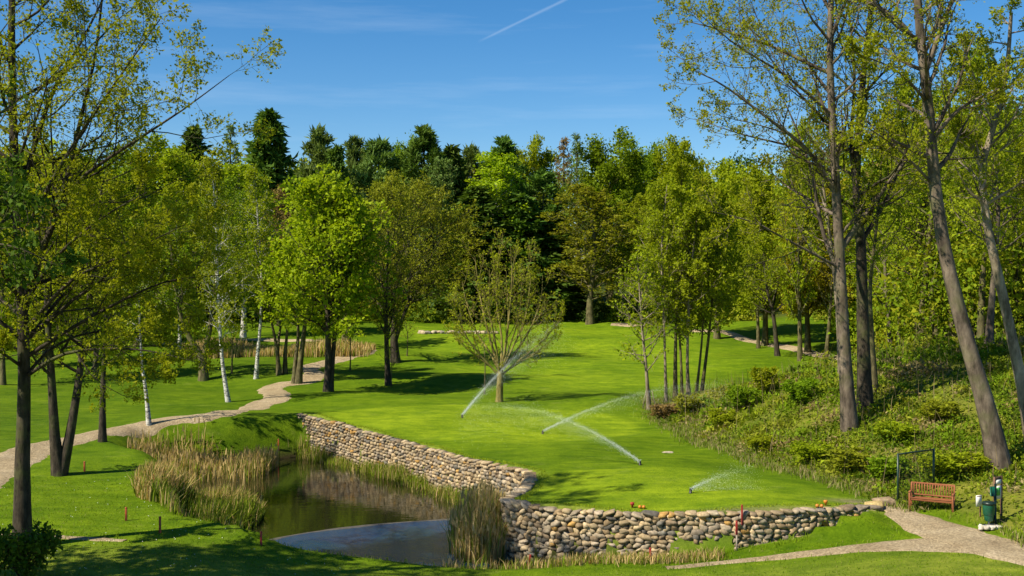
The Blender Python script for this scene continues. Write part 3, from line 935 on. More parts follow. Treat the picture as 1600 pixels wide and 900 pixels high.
def broadleaf(seed, stems, limbs=(), n1=26, t1=(0.3, 1.0), len1=4.0, shape=None, ang1=(58, 12), up1=0.10, n2=6, len2=0.5, ang2=(48, 14), up2=0.06,
              n3=4, len3=0.5, up3=0.02, m=6, size=0.16, spread=0.06, droop=0.0, flat=0.3, asp=0.6, sides=8, jit=0.12, sag=0.0, rmin=0.005, K1=7, leaf_on2=2, along=0.3, rr1=0.5, nx=9, angx=48):
    """stems / limbs: lists of (points, radii). Returns a Tree"""
    T = Tree(seed); r = T.r
    SP, SR = zip(*[resample(p_, q_, 16) for p_, q_ in stems])
    SP, SR = np.array(SP), np.array(SR)
    for i_ in range(len(SP)):
        V, Q = tubes(SP[i_:i_ + 1], flare(SR[i_], 16)[None], sides); T.solo.append(('trunk', V, Q))
    shape = shape or (lambda u: (0.75 + 1.1 * u * (1 - u) * 2) * (1.0 - 0.62 * u))
    B1, R1, _ = sprout(SP, SR, r, n1, t1, len1, False, shape, ang1, up1, jit, K1, rr1, 0.22, rmin * 1.6, sag)
    if len(limbs):
        LP, LR = zip(*[resample(p_, q_, K1) for p_, q_ in limbs])
        for p_, q_ in limbs:
            P12, R12 = resample(p_, q_, 12); V, Q = tubes(P12[None], R12[None], max(5, sides - 2)); T.solo.append(('limb', V, Q))
        LP, LR = np.array(LP), np.array(LR)
        # extra side limbs on the big explicit limbs
        X1, XR, _ = sprout(LP, LR, r, nx, (0.2, 0.98), 0.42, True, lambda u: 1.1 - 0.6 * u, (angx, 12), up1, jit, K1, 0.5, 0.25, rmin * 1.5, sag)
        B1 = np.concatenate([B1, X1]); R1 = np.concatenate([R1, XR])
    T.wood('branches', B1, R1, 5)
    B2, R2, _ = sprout(B1, R1, r, n2, (0.22, 1.0), len2, True, lambda u: 1.15 - 0.65 * u, ang2, up2, jit * 1.1, 4, 0.55, 0.3, rmin, sag)
    T.wood('branches', B2, R2, 3)
    last = B2
    if n3:
        B3, R3, _ = sprout(B2, R2, r, n3, (0.2, 1.0), len3, True, lambda u: 1.15 - 0.6 * u, (50, 15), up3, jit * 1.2, 3, 0.6, 0.4, rmin * 0.75, sag)
        T.wood('branches', B3, R3, 3)
        last = B3
        if leaf_on2: T.leaves(B2, leaf_on2, size, spread, (0.4, 1.0), asp, droop, flat, along)
    T.leaves(last, m, size, spread, (0.15, 1.05), asp, droop, flat, along)
    return T


def conifer(seed, H, W, n=95, t0=0.06, kind='fir', m=16, size=0.75):
    T = Tree(seed); r = T.r
    z = np.linspace(0, H, 9)
    wob = np.cumsum(r.normal(0, 0.05, (9, 2)), 0)
    SP = np.column_stack([wob, z]); SR = 0.020 * H * (1 - z / H * 0.93)
    P, R = resample(SP, SR, 20)
    T.wood('trunk', P[None], R[None], 7)
    if kind == 'fir':
        B1, R1, _ = sprout(P[None], R[None], r, n, (t0, 0.985), W, False, lambda u: (1.0 - u) ** 0.8 + 0.05, (86, 10), -0.03, 0.06, 6, 0.35, 0.3, 0.02, -0.12)
        T.wood('branches', B1, R1, 3)
        B2, R2, _ = sprout(B1, R1, r, 5, (0.25, 1.0), 0.38, True, lambda u: 1.1 - 0.6 * u, (48, 10), -0.08, 0.08, 4, 0.5, 0.3, 0.012)
        T.leaves(B1, m // 2, size, 0.12, (0.2, 1.05), 0.34, 0.55, 0.5, 1.2)
        T.leaves(B2, m // 2, size * 0.8, 0.12, (0.1, 1.05), 0.34, 0.55, 0.5, 1.2)
    elif kind == 'pine':
        B1, R1, _ = sprout(P[None], R[None], r, n, (t0, 0.985), W, False, lambda u: np.sin(np.clip(0.18 + u * 0.80, 0, 1) * math.pi) ** 0.6 * (1 - 0.35 * u), (70, 14), 0.10, 0.16, 6, 0.45, 0.3, 0.03)
        T.wood('branches', B1, R1, 4)
        B2, R2, _ = sprout(B1, R1, r, 7, (0.4, 1.0), 0.30, True, None, (50, 16), 0.14, 0.14, 4, 0.5, 0.3, 0.015)
        T.wood('branches', B2, R2, 3)
        T.leaves(B2, m, size * 0.55, 0.20, (0.45, 1.1), 0.26, -0.5, 0.2, 0.8)
    elif kind == 'larch':
        B1, R1, _ = sprout(P[None], R[None], r, n, (t0, 0.99), W, False, lambda u: (1.0 - u) ** 0.9 + 0.08, (84, 10), 0.02, 0.1, 6, 0.3, 0.3, 0.015)
        T.wood('branches', B1, R1, 3)
        B2, R2, _ = sprout(B1, R1, r, 5, (0.3, 1.0), 0.35, True, None, (50, 12), -0.05, 0.1, 4, 0.5, 0.3, 0.010)
        T.wood('branches', B2, R2, 3)
        T.leaves(B2, m // 2, size * 0.5, 0.1, (0.1, 1.05), 0.3, 0.3, 0.3, 0.8)
    return T


def plant_tree(name, T, base, bark, leaf, label, cat='tree', group=None):
    """a tree grown in place: an Empty at its foot with trunk, branches and crown"""
    e = empty(name, base)
    tag(e, label, cat, group)
    for k, me in T.meshes(name):
        o = link(k, me, M[leaf] if k == 'crown' else M[bark], e)
        if k in ('branches', 'crown'): o['kind'] = 'stuff'
    return e


PROTO = {}


def proto(key, T, bark, leaf, H, W):
    ms = T.meshes(key)
    for k, me in ms: me.materials.append(M[leaf] if k == 'crown' else M[bark])
    PROTO[key] = (ms, H, W, bark, leaf)


def put_tree(key, name, base, H, W, rz, label, group=None, leaf=None, bark=None):
    """a copy of a grown tree: own Empty, own part objects, shared mesh data"""
    ms, h0, w0, _, _ = PROTO[key]
    e = empty(name, base, rz); e.scale = (W / w0, W / w0, H / h0)
    tag(e, label, 'tree', group)
    for k, me in ms:
        o = link(k, me, None, e)
        if k in ('branches', 'crown'): o['kind'] = 'stuff'
        mat = leaf if k == 'crown' else bark
        if mat:
            o.material_slots[0].link = 'OBJECT'; o.material_slots[0].material = M[mat]
    return e


def straight(H, r0, r1=0.03, lean=(0, 0), wob=0.2, seed=0, n=6):
    r = np.random.default_rng(seed); t = np.linspace(0, 1, n)
    P = np.column_stack([lean[0] * t + wob * np.sin(t * 5 + r.uniform(0, 6)) * t, lean[1] * t + wob * np.sin(t * 4 + r.uniform(0, 6)) * t, H * t])
    return P, r0 + (r1 - r0) * t


# prototypes for the wood's edge (about 20 m tall, W = crown width)
def full_shape(u): return np.sqrt(np.clip(1 - (1.75 * u - 0.72) ** 2 * 0.85, 0.05, 1))


for i in range(3):
    H = 20
    T = broadleaf(200 + i, [straight(H * 0.86, 0.32, 0.05, wob=0.4, seed=i)], n1=38, t1=(0.2, 1), len1=5.6, shape=lambda u: np.sqrt(np.clip(1 - (1.5 * u - 0.75) ** 2, 0.1, 1)), ang1=(60, 16), up1=0.09, n2=6, len2=0.42, n3=0, m=105,
                  size=0.31, spread=0.36, sides=7, rmin=0.02, flat=0.4)
    proto('broad%d' % i, T, 'bark_olive', 'leaf_spring', H, 11.5)
for i in range(2):
    H = 20
    T = broadleaf(220 + i, [straight(H * 0.95, 0.28, 0.05, wob=0.5, seed=7 + i)], n1=34, t1=(0.18, 1), len1=5.0, shape=full_shape, ang1=(46, 14), up1=0.16, n2=7, len2=0.45, n3=3, len3=0.5, m=13,
                  size=0.24, spread=0.15, sides=7, rmin=0.02, flat=0.3, leaf_on2=3)
    proto('sparse%d' % i, T, 'bark_olive', 'leaf_olive', H, 11.0)
for i in range(2):
    H = 20
    T = broadleaf(240 + i, [straight(H * 0.97, 0.17, 0.03, wob=0.3, seed=17 + i)], n1=40, t1=(0.22, 1), len1=3.2, shape=lambda u: 0.55 + 0.75 * np.sin(np.clip(u, 0, 1) * 3.0) * (1 - 0.5 * u), ang1=(44, 12), up1=0.10,
                  n2=6, len2=0.5, up2=-0.10, n3=0, m=60, size=0.23, spread=0.22, droop=0.8, sides=6, rmin=0.014, flat=0.1, sag=0.10)
    proto('birch%d' % i, T, 'bark_birch', 'leaf_spring', H, 6.5)
for i in range(2):
    proto('fir%d' % i, conifer(300 + i, 26, 5.6, 150, 0.05, 'fir', 26, 0.95), 'bark_dark', 'leaf_fir', 26, 9.2)
    proto('pine%d' % i, conifer(310 + i, 24, 4.8, 52, 0.3, 'pine', 26, 1.2), 'bark_olive', 'leaf_pine', 24, 9.5)
proto('larch0', conifer(320, 24, 4.0, 80, 0.15, 'larch', 16, 0.8), 'bark_olive', 'leaf_brown', 24, 8.0)

# ------------------------------------------------------------------ the wood's edge: trees one can pick out
def edge_tree(key, name, px, top, Y, wpx, label, leaf=None, bark=None, group=None):
    b = gp(px, Y); H = CAM_Z - (top - HZ) / FPX * Y - b[2]
    wpx = wpx * (1.4 if key[:3] in ('bro', 'spa', 'bir') else 1.22)
    return put_tree(key, name, b - [0, 0, 0.15], H, wpx / FPX * Y, (px * 1.37 + Y) % 6.28, label, group, leaf, bark)


EDGE = [
    ('fir0', 'fir_tree', 421, 172, 152, 118, 'tall dense dark fir rising above the lime-green maple'),
    ('fir1', 'fir_tree', 300, 196, 168, 90, 'dark fir tip behind the birches on the left skyline'),
    ('larch0', 'larch_tree', 362, 190, 172, 70, 'thin spiky conifer tip between two dark firs', 'leaf_pine'),
    ('pine0', 'pine_tree', 497, 205, 160, 88, 'loose-topped pine just right of the tallest fir'),
    ('fir1', 'fir_tree', 528, 226, 156, 70, 'narrow dark fir between two loose pines'),
    ('pine1', 'pine_tree', 556, 218, 172, 70, 'bluish pine top set back on the skyline left of centre'),
    ('pine0', 'pine_tree', 590, 222, 160, 96, 'broad blue-green pine behind the lime maple crown'),
    ('broad1', 'pine_tree', 622, 220, 170, 70, 'brighter green rounded treetop among the dark pines', 'leaf_green'),
    ('pine1', 'pine_tree', 664, 202, 160, 104, 'highest broad dark pine left of the skyline centre', 'leaf_fir'),
    ('fir0', 'fir_tree', 702, 226, 164, 90, 'dark fir shoulder beside the highest broad pine'),
    ('pine0', 'pine_tree', 738, 232, 168, 70, 'small grey-green pine top on the central skyline'),
    ('sparse0', 'bare_tree', 684, 258, 156, 92, 'grey-olive thin-leaved tree in front of the dark pines', 'leaf_pine'),
    ('birch0', 'birch_tree', 772, 246, 156, 96, 'lime-green birch crown standing before the dark conifers', 'leaf_lime'),
    ('pine1', 'pine_tree', 788, 218, 172, 96, 'dark pine with a ragged top at the centre of the skyline', 'leaf_fir'),
    ('broad0', 'broadleaf_tree', 828, 224, 182, 90, 'yellow-green rounded crown right of the ragged dark pine'),
    ('pine0', 'pine_tree', 850, 270, 158, 90, 'lower dark pine left of the brown larch', 'leaf_fir'),
    ('larch0', 'larch_tree', 880, 212, 170, 70, 'brown leafless larch on the skyline'),
    ('larch0', 'larch_tree', 903, 205, 166, 60, 'thin dark conifer spire beside the brown larch', 'leaf_pine'),
    ('broad2', 'broadleaf_tree', 955, 214, 168, 112, 'round fresh-green beech crown at the right of the skyline', 'leaf_green'),
    ('broad1', 'broadleaf_tree', 1010, 224, 176, 84, 'green crown just right of the round beech', 'leaf_green'),
    ('broad0', 'broadleaf_tree', 1058, 226, 160, 96, 'tall yellow-green crown where the skyline meets the near tree'),
    ('fir1', 'fir_tree', 806, 300, 154, 120, 'black-green fir in deep shade behind the bare central tree'),
    ('fir0', 'fir_tree', 742, 290, 153, 120, 'shaded fir behind the bare tree, left of the deepest shadow'),
    ('fir1', 'fir_tree', 862, 330, 157, 110, 'shaded fir between the bare tree and the olive spreading tree'),
    ('sparse1', 'spreading_tree', 922, 296, 147, 165, 'wide olive spreading tree at the end of the fairway'),
    ('sparse0', 'spreading_tree', 1000, 312, 150, 110, 'yellow-olive tree right of the wide spreading one', 'leaf_spring'),
    ('sparse1', 'bare_tree', 434, 300, 140, 90, 'brownish bare tree behind the left side of the maple', 'leaf_brown'),
    ('broad0', 'broadleaf_tree', 250, 226, 150, 150, 'broad yellow-green tree behind the nearest crown'),
    ('broad2', 'broadleaf_tree', 160, 240, 140, 150, 'green tree half hidden behind the nearest left crown', 'leaf_green'),
    ('broad1', 'broadleaf_tree', 60, 250, 135, 160, 'green tree behind the nearest trunk at the left edge'),
    ('birch1', 'birch_tree', 380, 262, 128, 110, 'drooping yellow-green birch crown left of the maple'),
    ('broad1', 'broadleaf_tree', 215, 330, 118, 130, 'low rounded green tree beyond the left path'),
    ('sparse1', 'bare_tree', 720, 350, 150, 110, 'dim olive tree behind the left side of the bare central tree', 'leaf_olive'),
    ('broad0', 'broadleaf_tree', 1120, 262, 128, 120, 'yellow-green tree behind the cluster of slim stems'),
    ('broad2', 'broadleaf_tree', 1195, 270, 120, 120, 'bright yellow-green tree beyond the sandy path'),
    ('broad1', 'broadleaf_tree', 1262, 268, 112, 120, 'amber-tinged young tree left of the two straight trunks', 'leaf_amber'),
    ('broad0', 'broadleaf_tree', 1390, 270, 105, 150, 'full green tree between the straight trunks and the leaning beech', 'leaf_green'),
    ('broad2', 'broadleaf_tree', 1480, 240, 100, 160, 'yellow-green tree rising behind the leaning beech'),
    ('broad1', 'broadleaf_tree', 1575, 210, 96, 170, 'tall yellow-green tree at the far right edge'),
    ('broad2', 'broadleaf_tree', 70, 335, 104, 120, 'rounded green tree on the far lawn seen between the nearest trunk and the forked tree', 'leaf_green'),
    ('sparse0', 'airy_tree', 150, 300, 94, 110, 'airy yellow-green tree on the lawn above the slim dark trunk', 'leaf_spring'),
    ('birch1', 'birch_tree', 280, 290, 108, 80, 'drooping birch on the lawn behind the stout low-forked tree'),
    ('sparse1', 'airy_tree', 5, 270, 90, 110, 'airy tree behind the nearest trunk on the far left lawn', 'leaf_spring'),
    ('sparse1', 'airy_tree', 1415, 130, 92, 120, 'tall airy yellow-green tree showing between the beech pair and the leaning beech', 'leaf_spring'),
    ('sparse0', 'airy_tree', 1535, 90, 86, 130, 'tall airy tree behind the pale twisted trunk', 'leaf_spring'),
    ('sparse1', 'airy_tree', 1250, 200, 104, 100, 'airy pale green tree standing just left of the sunlit beech crown', 'leaf_spring'),
    ('broad2', 'broadleaf_tree', 1325, 290, 140, 150, 'green hillside crown showing between the two straight trunks', 'leaf_spring'),
]
for row in EDGE:
    edge_tree(*row[:7], leaf=row[7] if len(row) > 7 else None)

# far wood: one mass, nobody could count it
rw = np.random.default_rng(77)
VV, QQ, TT, nn_ = [], [], [], 0
WV, WQ2, wn_ = [], [], 0
CL, CN = [], []
tones = [(0.24, 0.28, 0.011), (0.15, 0.23, 0.009), (0.26, 0.25, 0.02), (0.20, 0.15, 0.045), (0.05, 0.09, 0.015), (0.24, 0.32, 0.012)]
spots = []
for _ in range(175):
    Y = rw.uniform(172, 262); px = rw.uniform(-120, 1720)
    spots.append((px, Y))
for _ in range(45):
    Y = rw.uniform(95, 175); px = rw.uniform(1180, 1800)
    if (px - 800) / FPX * Y > 44 + 0.1 * (Y - 100): spots.append((px, Y))
for _ in range(26):
    Y = rw.uniform(125, 175); px = rw.uniform(-250, 330)
    if (px - 800) / FPX * Y < -44: spots.append((px, Y))
for _ in range(95):
    Y = rw.uniform(84, 128); px = rw.uniform(1150, 1700)
    if (px - 800) / FPX * Y > 31 + 0.12 * (Y - 85): spots.append((px, -Y))
for _ in range(40):
    Y = rw.uniform(68, 86); px = rw.uniform(1370, 1690)
    if (px - 800) / FPX * Y > 27: spots.append((px, -Y))
for px, Y in spots:
    young = Y < 0; Y = abs(Y)
    b = gp(px, Y); H = rw.uniform(18.5, 24.5) if Y > 170 else rw.uniform(12, 17); W = rw.uniform(3.8, 5.6)
    n = 820
    if young: H = rw.uniform(7, 13) if Y > 87 else rw.uniform(4, 8); W = rw.uniform(2.4, 4.0); n = 1100
    u = rw.uniform(0.2, 1, n) ** 0.8
    # clumps on a rounded shell
    k = 30
    cu = rw.uniform(0.10 if young else 0.28, 1.0, k); ca = rw.uniform(0, 6.28, k); cr = W * np.sqrt(np.clip(1 - (1.7 * cu - 0.95) ** 2, 0.03, 1)) * rw.uniform(0.6, 1.0, k)
    cc = np.column_stack([cr * np.cos(ca), cr * np.sin(ca), cu * H])
    w = rw.integers(0, k, n)
    P_ = cc[w] + rw.normal(0, 0.85, (n, 3)) * np.array([1, 1, 0.75])
    V, Q = leaf_tris(P_ + b, rw, (0.26 if Y < 87 else 0.33) if young else 0.57, 0.0, 0.8, 0.0, 0.4)
    c = np.array(tones[rw.choice(6, p=[0.30, 0.22, 0.18, 0.08, 0.07, 0.15])]) * rw.uniform(0.8, 1.15)
    if young: c = np.array(((0.22, 0.28, 0.010), (0.16, 0.24, 0.009), (0.25, 0.27, 0.012))[rw.integers(0, 3)]) * rw.uniform(0.85, 1.1)
    tw = np.repeat(np.clip(0.55 * rw.uniform(0, 1, k)[w] + 0.45 * rw.uniform(0, 1, n), 0, 1), 3)
    CL.append(c[None] * (0.72 + 0.6 * tw)[:, None])
    VV.append(V); QQ.append(Q + nn_); nn_ += len(V)
    P3, R3 = resample(np.array([[0, 0, -0.3], [rw.normal(0, .3), rw.normal(0, .3), H * 0.5], [rw.normal(0, .4), rw.normal(0, .4), H * 0.9]]) + b, [0.28, 0.18, 0.05], 6)
    v, q = tubes(P3[None], R3[None], 5); WV.append(v); WQ2.append(q + wn_); wn_ += len(v)
m, nt, n_, l_, out = new_mat('leaf_wood')
a = n_.new('ShaderNodeAttribute'); a.attribute_name = 'tone'
p_ = N_bsdf(nt, a.outputs['Color'], 0.6, 0.06)
t_ = n_.new('ShaderNodeBsdfTranslucent'); l_.new(N_mix(nt, 1.0, a.outputs['Color'], (1.2, 1.1, 0.6), 'MULTIPLY'), t_.inputs[0])
ms = n_.new('ShaderNodeMixShader'); ms.inputs[0].default_value = 0.35; l_.new(p_, ms.inputs[1]); l_.new(t_.outputs[0], ms.inputs[2]); l_.new(ms.outputs[0], out.inputs[0])
M['leaf_wood'] = m
wood = empty('woodland', (0, 200, 0)); tag(wood, 'mixed spring woodland covering the hill behind the golf course', kind='stuff')
link('foliage', make_mesh('foliage', np.concatenate(VV) - [0, 200, 0], None, np.concatenate(QQ), color=np.concatenate(CL)), M['leaf_wood'], wood)
link('trunks', make_mesh('trunks', np.concatenate(WV) - [0, 200, 0], np.concatenate(WQ2), smooth=True), M['bark_olive'], wood)

# ------------------------------------------------------------------ trees grown in place
def stem(Y, pts, r0, r1, base, dY=0.0):
    P = np.array([at(x, y, Y + dY * i / max(1, len(pts) - 1)) for i, (x, y) in enumerate(pts)]) - base
    return P, np.linspace(r0, r1, len(pts))


def grow(name, px, py, stems, bark, leaf, label, limbs=(), Y=None, seed=1, cat='tree', group=None, **kw):
    """stems, limbs: (pixel points, r0, r1[, drift in depth]); the foot stands on the ground"""
    b = hit(px, py) if Y is None else gp(px, Y)
    b = b - np.array([0, 0, 0.12]); Yb = b[1]
    S = []
    for s_ in stems:
        P, R = stem(Yb, s_[0], s_[1], s_[2], b, s_[3] if len(s_) > 3 else 0.0)
        if s_[0][0] == (px, py): P[0] = 0
        S.append((P, R))
    Ls = [stem(Yb, s_[0], s_[1], s_[2], b, s_[3] if len(s_) > 3 else 0.0) for s_ in limbs]
    return plant_tree(name, broadleaf(seed, S, Ls, **kw), b, bark, leaf, label, cat, group)


# nearest tree on the left
grow('nearest_tree', 35, 857, [([(35, 857), (35, 720), (38, 590), (32, 420), (22, 240), (18, 60), (20, -70), (16, -170)], 0.25, 0.06)], 'bark_dark', 'leaf_bud',
     'thick dark trunk with low drooping budding branches at the left edge of the pond lawn',
     limbs=[([(34, 500), (70, 380), (102, 290), (125, 190), (150, 80), (165, -60)], 0.12, 0.03, 1.0), ([(36, 470), (80, 360), (120, 285), (215, 218), (285, 172), (358, 118)], 0.10, 0.012, -1.0),
            ([(26, 320), (80, 150), (130, 60), (190, -60)], 0.09, 0.02, 1.5), ([(38, 590), (95, 555), (160, 545), (230, 548), (305, 565)], 0.07, 0.01, -1.5),
            ([(38, 560), (100, 520), (170, 480), (260, 440), (345, 430)], 0.08, 0.012, 1.0), ([(36, 520), (110, 440), (190, 400), (290, 350)], 0.08, 0.012, -2.0),
            ([(30, 420), (-40, 330), (-110, 260)], 0.08, 0.02, -1.5), ([(38, 575), (-20, 540), (-80, 540)], 0.06, 0.01, -2.0), ([(30, 380), (100, 250), (180, 130), (250, 30)], 0.08, 0.012, -2.5),
            
            ([(36, 545), (90, 470), (150, 420), (230, 385), (310, 370)], 0.07, 0.01, 2.5), ([(38, 590), (80, 545), (140, 520), (220, 520), (290, 535)], 0.06, 0.01, 2.0), ([(34, 480), (90, 400), (160, 340), (230, 300)], 0.07, 0.01, -3.0)],
     seed=31, n1=32, t1=(0.30, 1.0), len1=4.8, ang1=(62, 12), up1=0.10, n2=7, len2=0.46, up2=0.04, n3=5, len3=0.5, m=13, size=0.10, spread=0.07, rmin=0.007, jit=0.13, sides=10, leaf_on2=2)

grow('twin_trunk_tree', 93, 742, [([(93, 742), (86, 690), (82, 620), (75, 500), (70, 380), (60, 250)], 0.26, 0.06), ([(93, 742), (107, 690), (122, 600), (135, 500), (150, 390), (160, 280)], 0.24, 0.05, 1.0)],
     'bark_dark', 'leaf_spring', 'dark tree forking into two trunks at its foot beside the gravel path', seed=32, n1=26, t1=(0.32, 1.0), len1=4.2, n2=7, n3=4, m=13, size=0.12, spread=0.08, rmin=0.009, sides=9)
grow('slim_tree', 160, 690, [([(160, 690), (161, 600), (165, 500), (160, 360)], 0.18, 0.04)], 'bark_dark', 'leaf_spring', 'dark slim trunk between the forked tree and the white sapling', seed=33, n1=24, t1=(0.35, 1),
     len1=3.4, n2=6, n3=3, m=6, size=0.17, rmin=0.01)
grow('birch_tree', 233, 665, [([(233, 665), (228, 610), (222, 570), (215, 440), (212, 330)], 0.12, 0.025)], 'bark_birch', 'leaf_spring', 'slender pale birch close to the path edge at left', seed=34, n1=24, t1=(0.4, 1), len1=2.4,
     n2=6, n3=3, m=6, size=0.17, rmin=0.009, up2=-0.06, sag=0.08)
grow('forked_tree', 318, 594, [([(318, 594), (316, 560), (300, 535), (284, 500), (272, 430), (262, 330)], 0.34, 0.06), ([(318, 594), (317, 560), (325, 530), (332, 480), (338, 400), (340, 300)], 0.32, 0.06, 1.0)],
     'bark_olive', 'leaf_green', 'stout low-forked tree standing behind the white birch', seed=35, n1=26, t1=(0.34, 1), len1=5.2, n2=6, n3=3, m=11, size=0.19, spread=0.13, rmin=0.012, len2=0.45)
grow('birch_tree', 357, 628, [([(357, 628), (348, 570), (343, 500), (340, 430), (337, 350), (331, 255)], 0.145, 0.03)], 'bark_birch', 'leaf_spring', 'tall white-barked birch leaning slightly on the left lawn', seed=36, n1=44,
     t1=(0.26, 1.0), len1=2.9, ang1=(45, 12), n2=6, up1=0.1, up2=-0.08, sag=0.1, n3=3, m=11, size=0.15, spread=0.13, droop=0.7, rmin=0.008)
grow('birch_tree', 400, 592, [([(400, 592), (403, 550), (408, 490), (408, 420), (402, 330), (398, 270)], 0.16, 0.035)], 'bark_birch', 'leaf_spring', 'white birch trunk in front of the straw-coloured far reeds', seed=37, n1=36, t1=(0.34, 1.0),
     len1=2.9, ang1=(45, 12), n2=6, up2=-0.08, sag=0.1, n3=3, m=10, size=0.17, spread=0.13, droop=0.7, rmin=0.012)
grow('forked_tree', 436, 586, [([(436, 586), (434, 560), (430, 530), (424, 500), (418, 440)], 0.2, 0.05), ([(436, 586), (434, 556), (436, 525), (440, 500), (444, 440)], 0.17, 0.05, 1.0)], 'bark_olive', 'leaf_green',
     'slim forked trunk between the second birch and the maple pair', seed=38, n1=22, t1=(0.5, 1), len1=3.0, n2=5, n3=3, m=6, size=0.24, rmin=0.014)
grow('slim_tree', 445, 584, [([(445, 584), (446, 550), (449, 510), (452, 430)], 0.2, 0.05)], 'bark_olive', 'leaf_green', 'straight dark trunk just right of the slim forked one', seed=39, n1=22, t1=(0.5, 1), len1=3.0, n2=5, n3=3, m=6, size=0.24, rmin=0.014)
grow('maple_tree', 466, 600, [([(466, 600), (470, 560), (476, 510), (480, 440), (478, 370)], 0.26, 0.06), ([(459, 601), (462, 560), (466, 520), (462, 450), (455, 390)], 0.18, 0.05, 1.0)], 'bark_olive', 'leaf_lime',
     'bright maple on two close trunks beside the path bend', seed=40, n1=26, t1=(0.42, 1), len1=3.4, n2=7, n3=3, m=12, size=0.24, spread=0.14, rmin=0.014, asp=0.8, flat=0.7)
grow('maple_tree', 512, 612, [([(512, 612), (513, 570), (512, 500), (510, 420), (506, 350), (506, 296)], 0.28, 0.05), ([(516, 612), (520, 560), (527, 480), (535, 400), (540, 340)], 0.20, 0.05, 0.8)], 'bark_dark', 'leaf_lime',
     'large lime-green maple with a full bright crown in the left middle', seed=41, n1=38, t1=(0.28, 1.0), len1=4.5, shape=full_shape, n2=8, n3=4, m=7, size=0.24, spread=0.15, rmin=0.013, asp=0.85, flat=0.8, up1=0.06)
grow('oak_tree', 541, 546, [([(541, 546), (541, 500), (540, 440), (538, 380)], 0.5, 0.12)], 'bark_olive', 'leaf_olive', 'thick trunk behind the maple where the path turns away', seed=42, n1=24, t1=(0.4, 1), len1=5, n2=6, n3=3, m=5, size=0.3, rmin=0.02)
grow('brown_tree', 607, 602, [([(607, 602), (604, 540), (603, 460), (606, 390), (607, 296)], 0.22, 0.04)], 'bark_dark', 'leaf_olive', 'tall slim trunk with a thin olive-brown crown right of the maple', seed=43, n1=44, t1=(0.22, 1.0), len1=4.0,
     ang1=(50, 12), n2=7, n3=4, m=8, size=0.16, spread=0.12, rmin=0.010, shape=full_shape)
grow('brown_tree', 618, 566, [([(618, 566), (616, 520), (622, 450), (640, 380), (650, 310)], 0.38, 0.07), ([(617, 530), (640, 470), (668, 410), (690, 350)], 0.2, 0.05, 1.0)], 'bark_dark', 'leaf_olive',
     'stout trunk under a wide bronze-olive crown left of the bare tree', seed=44, n1=40, t1=(0.25, 1.0), len1=5.4, n2=7, n3=4, m=8, size=0.18, spread=0.14, rmin=0.012, shape=full_shape)
# saplings on the left lawn
for px, py, tp, r0, lab, sd in ((547, 579, 495, 0.07, 'thin staked sapling right of the maple trunk', 51), (611, 605, 545, 0.05, 'tiny bare sapling at the foot of the tall slim trunk', 52),
                                (757, 616, 520, 0.06, 'thin leafless sapling just left of the bare central tree', 53), (362, 584, 500, 0.09, 'small dark sapling behind the white birch', 54),
                                (636, 556, 505, 0.07, 'sapling standing behind the stout trunk on the shaded lawn', 55)):
    grow('sapling', px, py, [([(px, py), (px + 1, (py + tp) / 2), (px - 1, tp)], r0, 0.015)], 'bark_olive', 'leaf_olive', lab, seed=sd, n1=12, t1=(0.45, 1), len1=1.3, n2=4, n3=0, m=2, size=0.14, rmin=0.01, sides=6, group='saplings on the lawn')

# bare tree in the middle of the green
grow('bare_tree', 780, 628, [([(780, 628), (781, 605), (782, 580)], 0.24, 0.2)], 'bark_twig', 'leaf_bud', 'vase-shaped nearly bare ornamental tree in the middle of the green',
     limbs=[([(782, 584), (770, 545), (758, 500), (748, 450), (742, 400)], 0.11, 0.015, 0.6), ([(782, 584), (790, 540), (797, 480), (800, 430), (797, 378)], 0.11, 0.014, -0.5), ([(782, 582), (806, 550), (828, 515), (845, 470), (848, 430)], 0.10, 0.014, 0.8),
            ([(781, 588), (755, 560), (730, 528), (715, 495), (708, 470)], 0.09, 0.012, -0.8), ([(782, 588), (812, 562), (842, 538), (866, 512), (878, 490)], 0.08, 0.012, -0.8), ([(782, 580), (784, 530), (776, 470), (778, 410), (781, 385)], 0.09, 0.012, 2.2),
            ([(781, 584), (765, 550), (745, 520), (728, 470), (722, 440)], 0.08, 0.012, 2.4), ([(782, 584), (800, 545), (820, 500), (828, 440), (822, 405)], 0.08, 0.012, 2.6), ([(781, 584), (775, 540), (765, 480), (765, 420)], 0.08, 0.012, -2.4),
            ([(782, 584), (795, 545), (812, 490), (815, 430)], 0.08, 0.012, -2.4), ([(781, 585), (752, 562), (726, 540), (706, 512)], 0.05, 0.01, 0.5), ([(782, 585), (815, 565), (845, 545), (870, 520)], 0.05, 0.01, 1.5)],
     seed=45, n1=1, t1=(0.9, 0.98), len1=1.2, up1=0.13, jit=0.08, angx=36, nx=8, n2=6, len2=0.42, ang2=(34, 10), up2=0.09, n3=4, len3=0.5, up3=0.07, m=3, size=0.12, spread=0.03, rmin=0.0095, leaf_on2=1, along=1.5)

